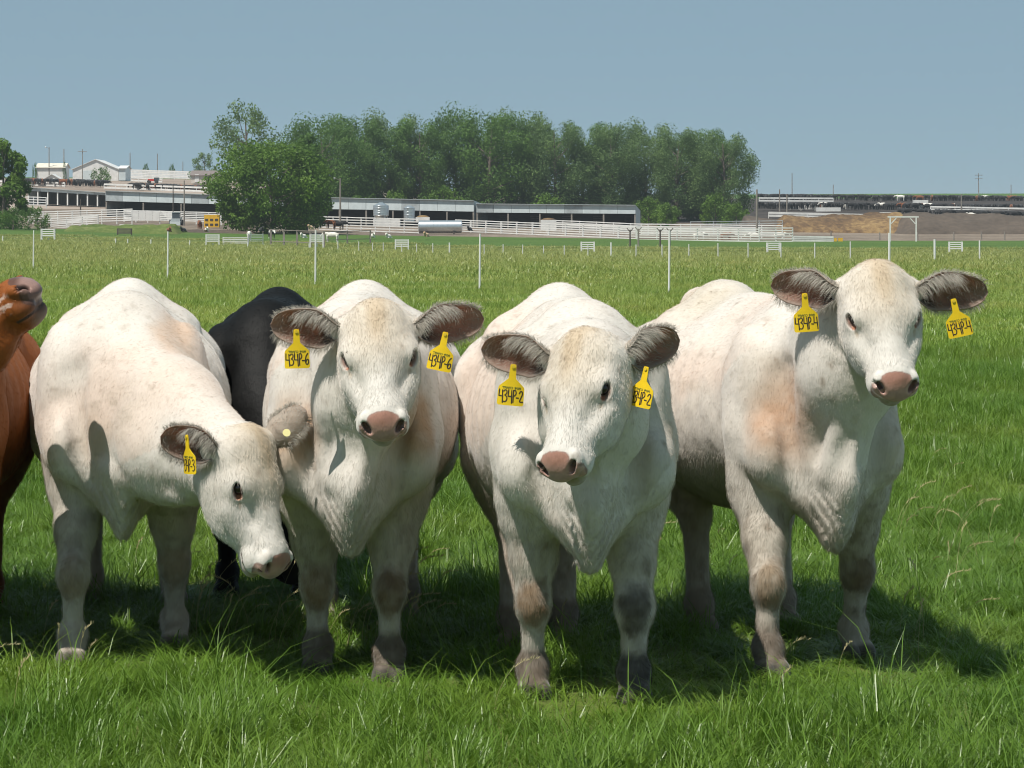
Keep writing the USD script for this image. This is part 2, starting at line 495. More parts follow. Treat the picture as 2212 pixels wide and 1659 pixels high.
def ear_mesh(base, a, o, L=0.20, W=0.062, curl=1.0, nt=26, ns=25):
    """A cupped ear: a runs to the tip, o is the side the opening faces. Returns the mesh, its (t, s, inner) and the edge points."""
    a = unit(a); o = unit(np.asarray(o) - a * (np.asarray(o) @ a)); b = np.cross(a, o)
    t = np.linspace(0, 1, nt)
    s = np.linspace(-1, 1, ns)
    w = W * (0.34 + 0.66 * sstep(0.02, 0.42, t) * (1 - 0.30 * sstep(0.45, 1.0, t))) * np.clip(1 - (np.maximum(t - 0.66, 0) / 0.3405) ** 2.6, 0.0, 1) ** 0.5
    w = np.maximum(w, 0.004)
    phi = (1.55 * (1 - sstep(0.0, 0.5, t)) + 0.95) * curl
    TH = s[None, :] * phi[:, None]
    R = (w / np.sin(np.minimum(phi, np.pi / 2)))[:, None]
    th = 0.0055 * (1 - 0.45 * t)[:, None]
    pts = []
    for inner in (0, 1):
        rr = R - inner * th
        X = base + a * (L * t)[:, None, None] + b * (rr * np.sin(TH))[..., None] + o * (0.55 * R - rr * np.cos(TH))[..., None]
        X = X - o * (0.10 * L * t ** 2)[:, None, None]
        pts.append(X)
    outer, inn = pts
    V = np.vstack([outer.reshape(-1, 3), inn.reshape(-1, 3)])
    N = nt * ns
    g = np.arange(N).reshape(nt, ns)
    q = np.stack([g[:-1, :-1], g[1:, :-1], g[1:, 1:], g[:-1, 1:]], -1).reshape(-1, 4)
    Q = [q, (q + N)[:, ::-1]]
    def strip(e, flip):
        x = np.stack([e[:-1], e[1:], e[1:] + N, e[:-1] + N], 1)
        return x[:, ::-1] if flip else x
    Q += [strip(g[:, 0], True), strip(g[:, -1], False), strip(g[0], False), strip(g[-1], True)]
    Q = np.vstack(Q)
    T = np.vstack([Q[:, [0, 1, 2]], Q[:, [0, 2, 3]]])
    m = trimesh.Trimesh(V, T, process=False)
    if m.volume < 0:
        m.invert()
    ts = np.stack(np.broadcast_arrays(t[:, None], s[None, :]), -1).reshape(-1, 2)
    info = np.hstack([np.vstack([ts, ts]), np.repeat([[0.0], [1.0]], N, 0)])
    return m, info, outer, inn, (a, o, b)


# ------------------------------------------------------------------ trees
def leaf_look(name, ramp, trans=0.3):
    return usdkit.material(stage, f'/World/Looks/{name}', {
        'g': ('geometry', {}), 'r': ('rgb_ramp', {'ramp': ramp}), 'tc': ('texture_coordinate', {}), 'n': ('noise_texture', {'scale': 0.35, 'detail': 3.0}),
        'rn': ('rgb_ramp', {'ramp': [(0.32, (0.62, 0.68, 0.66)), (0.5, (1, 1, 1)), (0.68, (1.35, 1.28, 1.05))]}), 'mx': ('mix', {'mix_type': 'multiply', 'fac': 1.0}),
        'p': ('principled_bsdf', {'roughness': 0.55, 'specular_ior_level': 0.3}), 't': ('translucent_bsdf', {}), 'm': ('mix_closure', {'fac': trans})},
        [('g.random_per_island', 'r.fac'), ('tc.object', 'n.vector'), ('n.fac', 'rn.fac'), ('r.color', 'mx.color1'), ('rn.color', 'mx.color2'), ('mx.color', 'p.base_color'), ('mx.color', 't.color'),
         ('p.BSDF', 'm.closure1'), ('t.BSDF', 'm.closure2')], surface='m.closure')


M_leaf_bright = leaf_look('leaf_bright', [(0, (0.11, 0.20, 0.026)), (0.5, (0.18, 0.29, 0.040)), (1, (0.25, 0.36, 0.065))], 0.42)
M_leaf_dark = leaf_look('leaf_dark', [(0, (0.095, 0.185, 0.036)), (0.5, (0.155, 0.265, 0.052)), (1, (0.22, 0.33, 0.085))], 0.42)
M_leaf_grey = leaf_look('leaf_grey', [(0, (0.125, 0.205, 0.068)), (0.5, (0.18, 0.27, 0.095)), (1, (0.24, 0.325, 0.135))], 0.42)
M_bark = mat_simple('bark', (0.13, 0.105, 0.085), 0.9, var=0.35, scale=2.0)


def leaf_cards(C, R, n, size, r):
    """n small bent leaf clumps spread through the ellipsoids (C, R), denser towards their shells."""
    k = r.choice(len(C), n, p=(R.prod(1) ** 0.62) / (R.prod(1) ** 0.62).sum())
    d = r.normal(0, 1, (n, 3)); d /= np.linalg.norm(d, axis=1, keepdims=True)
    rad = r.uniform(0, 1, n) ** 0.45
    P = C[k] + d * R[k] * rad[:, None]
    nrm = d + r.normal(0, 0.6, (n, 3)); nrm /= np.linalg.norm(nrm, axis=1, keepdims=True)
    t = np.cross(nrm, r.normal(0, 1, (n, 3))); t /= np.linalg.norm(t, axis=1, keepdims=True)
    b = np.cross(nrm, t)
    s = size * r.uniform(0.55, 1.25, (n, 1))
    V = np.stack([P - t * s * 0.5, P + b * s * 0.32 + nrm * s * 0.08, P + t * s * 0.5, P - b * s * 0.32 + nrm * s * 0.08], 1).reshape(-1, 3)
    o = np.arange(n)[:, None] * 4
    return V, np.vstack([o + [[0, 1, 2]], o + [[0, 2, 3]]])


def make_tree(name, label, cat_, H, W, n, leaf, look, seed, loc=(0, 0, 0), bare=0.14, lobes=30, profile=None, group=None, fat=(0.10, 0.18)):
    """A tapered trunk with limbs that run to the clumps of an uneven crown."""
    r = np.random.default_rng(seed)
    prof = profile or (lambda t: math.sin(math.pi * min(1, t * 0.80 + 0.17)) ** 0.7)
    root = thing(name, label, cat_, loc, 0.0, group)
    C, R = [], []
    for i in range(lobes):
        t = (i + r.uniform(0, 1)) / lobes
        z = H * (bare + (1 - bare) * t * 0.93)
        a = i * 2.4 + r.uniform(-0.6, 0.6)
        q = W / 2 * prof(t) * (0.35 + 0.65 * r.uniform(0, 1) ** 0.5)
        C.append((q * math.cos(a), q * math.sin(a), z))
        s = W * r.uniform(*fat) * (0.75 + 0.35 * prof(t)) * (30 / lobes) ** 0.22
        R.append((s, s, s * r.uniform(0.7, 1.25)))
    C, R = np.array(C), np.array(R)
    top = np.array([r.normal(0, W * 0.03), r.normal(0, W * 0.03), H * 0.86])
    tt = np.linspace(0, 1, 7)
    line = np.stack([top[0] * tt + 0.02 * W * np.sin(4 * tt), top[1] * tt, H * 0.86 * tt], 1)
    tr = [tube(line, np.linspace(0.026 * H, 0.004 * H, 7), 8)]
    for c in C[::2]:
        t0 = np.clip(c[2] / H - 0.22, 0.10, 0.8)
        p0 = np.array([np.interp(t0 * H, line[:, 2], line[:, k]) for k in range(3)])
        mid = (p0 + c) / 2 + np.array([0, 0, -0.03 * H])
        tr.append(tube(np.array([p0, mid, c]), [0.006 * H, 0.004 * H, 0.0015 * H], 5, False))
    obj('trunk', cat(tr), M_bark, root, smooth=50)
    obj('crown', leaf_cards(C, R, n, leaf, r), look, root)
    return root


def place_tree(src, name, label, cat_, x, Y, top, width, rot, group=None, srcH=1.0, srcW=1.0, sink=0.0):
    p = at(x, Y, -sink)
    H = (CAM_H - (top - 490) * Y / 6100) - p[2]
    Wm = width * Y / 6100
    return copy_of(src, name, label, cat_, p, rot, group, (Wm / srcW, Wm / srcW, H / srcH))


if TREES:
    tall = lambda t: (0.55 + 0.45 * min(1, t * 2.2)) * (1 - max(0, t - 0.72) ** 1.5 * 3.0)
    SRC = []
    specs = [(18, 8.5, 26000, 0.36, M_leaf_dark, 41), (18, 8.0, 24000, 0.36, M_leaf_grey, 42), (17, 8.0, 24000, 0.36, M_leaf_dark, 43), (17, 7.0, 24000, 0.34, M_leaf_grey, 44)]
    # first of each kind stands where the photograph shows one; the others are copies
    row = [(758, 452, 247, 105, 0), (700, 440, 262, 120, 2), (838, 460, 246, 110, 1), (905, 455, 262, 95, 0), (985, 462, 243, 115, 2), (1060, 455, 240, 120, 0), (1130, 465, 246, 105, 1),
           (1195, 455, 255, 100, 3), (1262, 462, 262, 100, 0), (1325, 455, 268, 95, 3), (1392, 462, 266, 100, 1), (1462, 455, 272, 95, 3), (1520, 460, 282, 90, 0), (1562, 452, 283, 88, 3)]
    words = ['first in the row, right of the front tree', 'half hidden behind the front tree', 'second from the left in the row', 'low topped, third from the left in the row', 'next left of the tallest in the row',
             'tallest of the row, near its middle', 'just right of the tallest in the row', 'two right of the tallest in the row', 'middle of the right half of the row', 'thin and greyish, behind the right shed roof', 'fifth from the right end of the row', 'above the right end of the sheds', 'second from the right end of the row', 'last at the right end of the row']
    made = {}
    for i, (x, Y, top, w, k) in enumerate(row):
        H0, W0, n, lf, look, sd = specs[k]
        lab = 'tall leafy tree behind the sheds, ' + words[i]
        if k not in made:
            p = at(x, Y)
            H = (CAM_H - (top - 490) * Y / 6100) - p[2]
            W = w * Y / 6100 * 1.55
            made[k] = (make_tree('shelter_tree', lab, 'tree', H, W, n, lf, look, sd, p, 0.04, 60, tall, 'row of tall trees behind the sheds', fat=(0.13, 0.24)), H, W)
        else:
            s, H, W = made[k]
            place_tree(s, 'shelter_tree', lab, 'tree', x, Y, top + 4 * ((i * 7) % 3) - 4, w * 1.55, i * 1.9, 'row of tall trees behind the sheds', H, W)
    p = at(532, 462)
    make_tree('pale_tree', 'sparse pale tree behind the left of the bright front tree', 'tree', 17.5, 12.0, 5200, 0.45, M_leaf_grey, 51, p, 0.30, 26)
    p = at(585, 338)
    make_tree('front_tree', 'broad bright green tree standing before the sheds left of centre', 'tree', 11.0, 13.6, 24000, 0.40, M_leaf_bright, 52, p, 0.04, 110, lambda t: (0.62 + 0.38 * min(1, t * 3)) * (1 - max(0, t - 0.55) ** 1.6 * 1.9))
    p = at(660, 352)
    make_tree('side_tree', 'darker green tree close behind the right of the front tree', 'tree', 12.6, 6.6, 11000, 0.42, M_leaf_dark, 53, p, 0.1, 30)
    p = at(5, 330)
    make_tree('edge_tree', 'green tree cut by the left edge above the fences', 'tree', 10.6, 6.6, 12000, 0.38, M_leaf_bright, 54, p, 0.05, 36)
    p = at(80, 325)
    bush0 = make_tree('shrub', 'dark shrub beside the tree at the left edge', 'shrub', 2.7, 3.4, 1600, 0.20, M_leaf_dark, 55, p, 0.0, 14)
    copy_of(bush0, 'shrub', 'dark low shrub below the tree at the left edge', 'shrub', at(28, 322), 1.2, None, (1.1, 1.1, 0.95))
    # ridge trees and under-storey
    ball = make_tree('round_tree', 'small round dark tree in front of the white barn', 'tree', 3.9, 4.4, 1500, 0.30, M_leaf_dark, 56, at(218, 590), 0.0, 16)
    for x, Y, top, w, lab in ((75, 640, 352, 12, 'tiny tree on the skyline left of the small white shed'), (139, 640, 348, 8, 'tiny tree on the skyline beside a pole above the small white shed'), (315, 700, 353, 15, 'left of two tiny trees on the skyline over the pale fence'), (372, 700, 354, 15, 'right of two tiny trees on the skyline over the pale fence')):
        place_tree(ball, 'skyline_tree', lab, 'tree', x, Y, top, w, x, None, 3.9, 4.4)
    p = at(440, 640)
    make_tree('hill_tree', 'pale distant tree on the hill left of the front tree', 'tree', 7.0, 6.0, 1800, 0.42, M_leaf_grey, 57, p, 0.0, 16)
    under = [(770, 430, 425, 70), (850, 428, 415, 80), (960, 430, 405, 80), (1180, 430, 420, 70), (1400, 425, 428, 70), (1440, 420, 440, 60), (1545, 425, 420, 70), (1590, 420, 440, 60)]
    lab = ['under the left end of the tree row', 'bright clump above the middle shed roof', 'above the meeting of the two shed roofs', 'above the right shed roof at its middle', 'above the right end of the right shed', 'just right of the right shed wall', 'under the trees near the right end of the row', 'last at the right end under the tree row']
    u0 = None
    for (x, Y, top, w), l in zip(under, lab):
        p = at(x, Y)
        H = (CAM_H - (top - 490) * Y / 6100) - p[2]
        if u0 is None:
            u0 = (make_tree('undergrowth_bush', 'green bush ' + l, 'bush', H, w * Y / 6100, 1700, 0.36, M_leaf_bright, 58, p, 0.0, 16, group='bushes under the tree row'), H, w * Y / 6100)
        else:
            place_tree(u0[0], 'undergrowth_bush', 'green bush ' + l, 'bush', x, Y, top, w, x * 0.7, 'bushes under the tree row', u0[1], u0[2])

HEAD_LEN = 0.50


def head_shapes(F, H, s=1.0, slit=1.0):
    """Adds the head's shapes; H maps head coordinates (along the face, left, up from the face) to the animal's."""
    R = H[:3, :3]
    p = lambda u, v, w: R @ (np.array([u, v, w]) * s) + H[:3, 3]
    def ell(c, r, k=0.04, op='add', rot=None):
        F.ell(p(*c), np.array(r) * s, k, R if rot is None else R @ rot, op)
    def cone(a, b, ra, rb, k=0.04, op='add'):
        F.cone(p(*a), p(*b), ra * s, rb * s, k, op)
    tr = trimesh.transformations.euler_matrix
    ell((0.036, 0, -0.056), (0.052, 0.056, 0.056), 0.06)                     # poll
    ell((0.118, 0, -0.080), (0.118, 0.104, 0.080), 0.06)                     # cranium
    ell((0.120, 0, -0.034), (0.110, 0.070, 0.036), 0.05)                     # forehead
    for e in (-1, 1):
        ell((0.184, e * 0.085, -0.058), (0.050, 0.040, 0.040), 0.04)         # orbits
        ell((0.150, e * 0.088, -0.120), (0.090, 0.036, 0.070), 0.05)         # temples
        ell((0.225, e * 0.060, -0.150), (0.120, 0.058, 0.080), 0.05)         # cheeks
        cone((0.12, e * 0.045, -0.195), (0.385, e * 0.020, -0.130), 0.050, 0.034, 0.04)   # jaw
        cone((0.25, e * 0.088, -0.112), (0.345, e * 0.056, -0.092), 0.022, 0.018, 0.045)  # cheek bone
    cone((0.19, 0, -0.074), (0.400, 0, -0.064), 0.074, 0.053, 0.05)          # bridge of the nose
    ell((0.415, 0, -0.080), (0.060, 0.069, 0.058), 0.045)                    # muzzle
    pr = tr(0, -0.85, 0)[:3, :3]
    for e in (-1, 1):
        ell((0.420, e * 0.056, -0.100), (0.042, 0.030, 0.034), 0.02)         # upper lip
        ell((0.440, e * 0.060, -0.050), (0.023, 0.020, 0.034), 0.016, rot=pr)  # wings of the nostrils
    ell((0.449, 0, -0.060), (0.027, 0.062, 0.051), 0.018, rot=pr)             # nose pad
    ell((0.420, 0, -0.153 if slit == 1.0 else -0.140), (0.048, 0.043, 0.024 if slit == 1.0 else 0.032), 0.014 if slit == 1.0 else 0.03)                     # lower lip
    for e in (-1, 1):
        cone((0.245, e * 0.106, -0.044), (0.30, e * 0.080, -0.040), 0.006, 0.005, 0.045, 'sub')     # hollow before the eye
        # nostrils: a round hole with a slit that curls outwards and down
        rn = pr @ tr(e * -0.55, 0, 0)[:3, :3]
        ell((0.458, e * 0.0530, -0.050), (0.034, 0.0095, 0.0235), 0.010, 'sub', rn)
        ell((0.440, e * 0.070, -0.124), (0.075 * slit, 0.034 * slit, 0.0040 * slit), 0.008, 'sub')
        ell(EYE(e, 0.022), (0.0165, 0.026, 0.0290), 0.007, 'sub', eye_rot(e))
        ell(np.array(EYE(e, -0.002)) - eye_rot(e)[:, 2] * 0.006, (0.022, 0.0225, 0.0225), 0.003, 'sub', eye_rot(e))
        for dv, rr in ((1, 0.0052), (-1, 0.0045)):                               # lids
            q = np.array(EYE(e, 0.0165)); R3 = eye_rot(e)
            ell(q + R3[:, 0] * dv * 0.0185 - R3[:, 1] * 0.002, (rr, 0.007, 0.024), 0.008, rot=R3)
    ell((0.470, 0, -0.126), (0.050 * slit, 0.060 * slit, 0.0050 * slit), 0.007, 'sub')


def eye_rot(e):
    """Columns: across the slit, outwards, along the slit (towards the nose and down)."""
    n = unit((0.34, e * 0.86, 0.34))
    l = np.array([0.78, e * -0.42, -0.36]); l = unit(l - n * (l @ n))
    return np.stack([np.cross(n, l), n, l], 1)


def EYE(e, out=0.0):
    return tuple(np.array([0.192, e * 0.0945, -0.0565]) + eye_rot(e)[:, 1] * out)


def build_cow(spec):
    """One animal. World directions and points in the spec are turned into its own frame: x forward, y left, z up, origin between the fore hooves."""
    rng = np.random.default_rng(spec['seed'])
    ang = spec['heading'] - math.pi / 2
    loc = np.array([spec['loc'][0], spec['loc'][1], 0.0])
    Rw = np.array([[math.cos(ang), -math.sin(ang), 0], [math.sin(ang), math.cos(ang), 0], [0, 0, 1]])
    L = lambda p: Rw.T @ (np.asarray(p, float) - loc)
    D = lambda d: Rw.T @ np.asarray(d, float)
    sc = spec.get('scale', 1.0)
    F = Field()
    # ---- trunk
    bw = spec.get('girth', 1.0)
    bl = spec.get('length', 1.0)
    X = lambda x: x * bl
    F.ell((X(-0.66), 0, 0.865), (0.66, 0.335 * bw, 0.345), 0.10)
    F.ell((X(-0.80), 0, 0.80), (0.50, 0.345 * bw, 0.315), 0.12)
    F.ell((X(-0.10), 0, 0.90), (0.30, 0.255 * bw, 0.34), 0.14)
    F.ell((X(-1.28), 0, 0.93), (0.30, 0.27 * bw, 0.25), 0.12)
    F.cone((X(-0.05), 0, 1.150), (X(-1.10), 0, 1.180), 0.075, 0.055, 0.16)         # spine
    F.cone((X(-1.05), 0, 1.200), (X(-1.42), 0, 1.205), 0.040, 0.036, 0.22)
    for e in (-1, 1):
        F.ell((X(-1.08), e * 0.185, 1.105), (0.10, 0.075, 0.06), 0.15)             # hips
        F.ell((X(-1.50), e * 0.115, 1.08), (0.06, 0.05, 0.06), 0.09)
        F.ell((X(-0.02), e * 0.205 * bw, 0.92), (0.165, 0.085, 0.25), 0.05, trimesh.transformations.euler_matrix(0, -0.25, 0)[:3, :3])   # shoulder blade
        F.ell((0.125, e * 0.190, 0.755), (0.115, 0.088, 0.125), 0.05)                # point of the shoulder
    F.cone((X(-1.46), 0, 1.20), (X(-1.60), 0, 1.02), 0.05, 0.035, 0.06)
    F.cone((X(-1.60), 0, 1.02), (X(-1.62), 0, 0.55), 0.032, 0.022, 0.02)           # tail
    F.ell((X(-1.62), 0, 0.45), (0.04, 0.04, 0.16), 0.02)
    # ---- head and neck
    poll, up = L(spec['poll']), D(spec['face'])
    u = unit(D(spec['dir']))
    w = unit(up - u * (up @ u))
    v = np.cross(w, u)
    hs = spec.get('head', 1.0)
    H = np.eye(4)
    H[:3, 0], H[:3, 1], H[:3, 2], H[:3, 3] = u, v, w, poll
    hp = lambda a, b, c: poll + (u * a + v * b + w * c) * hs
    nb, jb = hp(0.05, 0, -0.115), hp(0.10, 0, -0.185)
    mid1 = np.array([0.02, 0.0, 1.02])
    F.cone(mid1, nb, 0.175, 0.098, 0.12)
    base2 = np.array([0.14, 0.0, 0.83])
    mid2 = base2 * 0.45 + jb * 0.55 + np.array([0, 0, -0.02])
    F.cone(base2, mid2, 0.165, 0.125, 0.10)
    F.cone(mid2, jb, 0.125, 0.088, 0.08)
    F.cone((mid1 + nb) / 2, (base2 + jb) / 2, 0.14, 0.14, 0.10)
    # brisket and dewlap
    bz = spec.get('brisket', 0.0)
    F.ell((0.13, 0, 0.66), (0.17, 0.150, 0.15), 0.09)
    F.ell((0.23, 0, 0.58 + bz), (0.10, 0.062, 0.120), 0.07, trimesh.transformations.euler_matrix(0, 0.30, 0)[:3, :3])
    ny = (0, 1, 0)
    F.cone((0.255, 0, 0.475 + bz), (0.315, 0, 0.66), 0.030, 0.060, 0.06, flat=(ny, 1.5))
    F.cone((0.325, 0, 0.68), mid2 * 0.6 + jb * 0.4 + np.array([0, 0, -0.06]), 0.07, 0.05, 0.07, flat=(unit(np.cross(jb - base2, [0, 0, 1.0]) + 1e-9), 2.2))
    for e in (-1, 1):                                                                # grooves that part neck, shoulder and forearm
        F.cone((0.190, e * 0.175, 0.84 if e == spec.get('neck_side') else 1.02), (0.250, e * 0.135, 0.64), 0.022, 0.014, 0.07, 'sub')
        F.cone(mid2 * 0.55 + jb * 0.45 + np.array([0.02, e * 0.045, -0.10]), (0.318, e * 0.040, 0.69), 0.030, 0.034, 0.035)   # folds of loose skin
        F.cone((-0.25, e * 0.330, 1.08), (-0.19, e * 0.285, 0.62), 0.022, 0.022, 0.09, 'sub')
        F.cone((0.03, e * 0.10, 0.50), (0.10, e * 0.24, 0.66), 0.012, 0.010, 0.05, 'sub')
        F.cone((-0.95, e * 0.36, 0.95), (-1.05, e * 0.33, 0.72), 0.03, 0.03, 0.14, 'sub')
    # ---- legs
    feet = spec['feet']
    hoof_dir = spec.get('hoof_dir', [(1, 0)] * 4)
    for i, (fx, fy) in enumerate(feet[:2]):
        e = 1 if i == 0 else -1
        sh = np.array([-0.02, e * 0.17, 0.80])
        el = np.array([-0.05 + 0.15 * fx, e * 0.145 * 0.55 + fy * 0.45, 0.60])
        kn = np.array([fx * 0.85 + 0.015, fy * 0.97 + e * 0.004, 0.315])
        fe = np.array([fx - 0.01, fy, 0.105])
        F.cone(sh, el, 0.125, 0.108, 0.06)
        F.cone(el + (0.015, 0, 0.03), el * 0.5 + kn * 0.5 + (0, 0, 0.0), 0.108, 0.070, 0.05)
        F.cone(el * 0.5 + kn * 0.5, kn, 0.070, 0.050, 0.04)
        F.ell(kn + (0.008, 0, 0.0), (0.058, 0.056, 0.072), 0.025)
        F.cone(kn + (0, 0, -0.02), fe, 0.039, 0.034, 0.035)
        F.ell(fe, (0.050, 0.047, 0.045), 0.03)
        F.cone(fe, np.array([fx + 0.03, fy, 0.05]), 0.042, 0.045, 0.03)
        for q in (-1, 1):
            F.ell((fx + 0.045, fy + q * 0.028, 0.028), (0.062, 0.028, 0.048), 0.008)
    for i, (fx, fy) in enumerate(feet[2:]):
        e = 1 if i == 0 else -1
        hip = np.array([X(-1.28), e * 0.17, 0.92])
        st = np.array([X(-1.16), e * 0.20, 0.68])
        hk = np.array([fx - 0.07, fy, 0.44])
        fe = np.array([fx - 0.015, fy, 0.115])
        F.cone(hip, st, 0.20, 0.135, 0.09)
        F.cone(hip + (-0.12, 0, 0.02), (st + hk) / 2, 0.17, 0.095, 0.09)
        F.cone(st, hk * 0.75 + st * 0.25, 0.125, 0.070, 0.06)
        F.cone(hk * 0.75 + st * 0.25, hk, 0.070, 0.056, 0.04)
        F.ell(hk + (-0.012, 0, 0.01), (0.065, 0.046, 0.07), 0.03)
        F.cone(hk, fe, 0.050, 0.042, 0.035)
        F.ell(fe, (0.050, 0.046, 0.046), 0.03)
        F.cone(fe, np.array([fx + 0.02, fy, 0.05]), 0.042, 0.045, 0.03)
        for q in (-1, 1):
            F.ell((fx + 0.04, fy + q * 0.028, 0.028), (0.060, 0.028, 0.048), 0.008)
    head_shapes(F, H, hs, spec.get('slit', 1.0))
    for e, a, o in spec['ears']:
        b0 = hp(0.055, e * 0.070, -0.085)
        F.cone(b0, b0 + D(unit(a)) * 0.055 * hs - D(unit(o)) * 0.008 * hs, 0.044 * hs, 0.030 * hs, 0.05)
    # ---- folds, ribs and unevenness of the hide
    dw = hp(0.16, 0, -0.22)
    sd = spec['seed']
    def folds(P):
        out = 0.012 * (fb(P, 3.6, sd + 1, 1) - 0.5) * sstep(0.30, 0.5, np.sqrt(((P - hp(0.25, 0, -0.1)) ** 2).sum(1)))
        out += 0.0035 * (fb(P, 22.0, sd + 2, 1) - 0.5)
        b = blob(P, (0.27, 0, 0.56 + bz), (0.16, 0.12, 0.19)) * 0.0050
        i = np.nonzero(b > 0)[0]
        out[i] += b[i] * np.sin((P[i, 2] - 1.9 * np.abs(P[i, 1])) * 150 + 6 * fb(P[i], 7, sd, 2))
        nk = blob(P, (mid2 + jb) / 2, (0.17, 0.17, 0.20)) * 0.0035
        i = np.nonzero(nk > 0)[0]
        out[i] += nk[i] * np.sin(((P[i] - poll) @ unit(jb - mid2)) * 120 + 9 * fb(P[i], 8, sd + 3, 2))
        rib = blob(P, (-0.62, 0, 0.9), (0.45, 0.6, 0.35)) * 0.0035
        out += rib * np.sin(P[:, 0] * 75 + P[:, 2] * 12)
        return out
    F.disp.append(folds)
    for fn in spec.get('disp', []):
        F.disp.append(lambda P, fn=fn: fn(P, H, hs))
    headc = hp(0.25, 0, -0.1)
    ext = np.array([hp(0, 0, 0.05), hp(0.56, 0.1, 0), hp(0.56, -0.1, -0.2), hp(0.0, 0, -0.25), hp(0.2, 0.15, 0), hp(0.2, -0.15, -0.27)])
    lo = np.minimum([X(-1.70), -0.46, -0.03], ext.min(0) - 0.05)
    hi = np.maximum([0.50, 0.46, 1.36], ext.max(0) + 0.05)
    if spec.get('cut'):
        lo = np.maximum(lo, spec['cut'])
    V, T = surface_nets(F, lo, hi, spec.get('grid', 0.0125))
    V = F.project(V, 2)
    inh = lambda P: np.sqrt((((P - headc) @ np.stack([u, v, w], 1) / np.array([0.30, 0.17, 0.18])) ** 2).sum(1)) < 1.05 * hs
    V, T = refine(V, T, inh)
    V = F.project(V, 1, 0.006)
    eyes = [hp(*EYE(e, 0.01)) for e in (1, -1)]
    muz = hp(0.455, 0, -0.08)
    def fine(P):
        m = np.sqrt(((P - muz) ** 2).sum(1)) < 0.105 * hs
        for c in eyes:
            m |= np.sqrt(((P - c) ** 2).sum(1)) < 0.05 * hs
        return m
    V, T = refine(V, T, fine)
    V = F.project(V, 2, 0.004)
    # ---- ears
    earinfo = []
    skin = trimesh.Trimesh(V, T, process=False)
    nbody = len(V)
    meshes, infos = [skin], [np.full((nbody, 3), -1.0)]
    for k, (e, a, o) in enumerate(spec['ears']):
        eb = hp(0.055, e * 0.070, -0.085) + D(unit(a)) * 0.026 * hs + D(unit(o)) * 0.004 * hs
        em, info, outer, inn, fr = ear_mesh(eb, D(a), D(o), L=spec.get('ear_len', 0.262) * hs, W=spec.get('ear_w', 0.068) * hs)
        meshes.append(em); infos.append(info)
        earinfo.append((eb, outer, inn, fr))
    V = np.vstack([m.vertices for m in meshes])
    n0 = np.cumsum([0] + [len(m.vertices) for m in meshes])
    T = np.vstack([m.faces + n for m, n in zip(meshes, n0)])
    info = np.vstack(infos)
    hc = ((V - poll) @ np.stack([u, v, w], 1)) / hs
    col = coat_colour(V, hc, info, spec, rng)
    root = thing('cow', spec['label'], 'cow', loc, ang, spec.get('group'), spec.get('size'))
    obj('body', (V, T), spec['mat'], root, smooth=True, color=col, floats=spec['floats'])
    if spec.get('fur'):
        fur(root, V[:nbody], T[(T < nbody).all(1)], col[:nbody], hc[:nbody], poll, u, v, w, spec, rng)
    # ---- eyes, lashes
    for e in (1, -1):
        em = trimesh.creation.icosphere(3, 0.0215 * hs)
        em.apply_translation(hp(*(np.array(EYE(e, -0.0005)) - eye_rot(e)[:, 2] * 0.006)))
        obj('eye', em, M_eye, root, smooth=True)
    pts, wd = [], []
    for e in (1, -1):
        R3 = np.stack([u, v, w], 1) @ eye_rot(e)
        up_ = R3[:, 0] * (1 if (R3[:, 0] @ (w - u)) > 0 else -1)
        for q in np.linspace(-1, 0.5, 15):
            a = hp(*EYE(e, 0.0185 - 0.005 * q * q)) + up_ * 0.0125 * hs + R3[:, 2] * 0.019 * q * hs
            out = unit(R3[:, 1] + up_ * 0.25 + R3[:, 2] * 0.5 * q)
            ln = 0.017 * hs * rng.uniform(0.7, 1.1)
            pts.append(np.array([a, a + out * ln * 0.5, a + out * ln + up_ * 0.003]))
            wd.append([0.0014, 0.0010, 0.0004])
    tag(curves('eyelashes', pts, wd, spec.get('lash', M_lash), root), kind='stuff')
    # ---- hair of the ears
    for (eb, outer, inn, (a, o, b)), hair in zip(earinfo, spec['ear_hair']):
        for tone, n, side, ln, spread in hair:
            pts, wd = [], []
            for _ in range(n):
                t = rng.uniform(0.10, 0.97)
                j = int(t * (outer.shape[0] - 1))
                if side == 'rim':
                    s = rng.choice([-1, 1]) * rng.uniform(0.80, 1.0)
                elif side == 'upper':
                    t = rng.uniform(0.08, 0.62); j = int(t * (outer.shape[0] - 1))
                    s = spec_up * rng.uniform(0.55, 1.0) if False else rng.uniform(0.55, 1.0) * hairside(b)
                elif side == 'outer':
                    s = rng.uniform(-0.95, 0.95)
                elif side == 'tip':
                    t = rng.uniform(0.72, 1.0); j = int(t * (outer.shape[0] - 1)); s = rng.uniform(-1, 1)
                else:
                    s = rng.uniform(-0.8, 0.8)
                i = int((s + 1) / 2 * (outer.shape[1] - 1))
                p0 = inn[j, i] if side in ('inside', 'upper') else outer[j, i]
                ctr = (inn[j, 0] + inn[j, -1]) / 2
                away = unit(p0 - ctr + 1e-6)
                if side == 'rim':
                    d = unit(away * 0.9 + a * 0.75 + o * rng.uniform(-0.1, 0.5))
                elif side == 'upper':
                    t = rng.uniform(0.08, 0.62); j = int(t * (outer.shape[0] - 1))
                    d = unit(-away * 0.35 + a * 0.75 + o * 0.60)
                elif side == 'outer':
                    d = unit(a * 0.9 - o * 0.30 + away * 0.35)
                elif side == 'tip':
                    d = unit(away * 0.5 + a * 1.0 + o * 0.1)
                else:
                    d = unit(o * 0.7 + a * 0.6 - away * 0.2)
                d = unit(d + rng.normal(0, spread, 3))
                l = ln * rng.uniform(0.5, 1.15) * hs
                g = np.array([0, 0, -1.0]) * l * 0.28
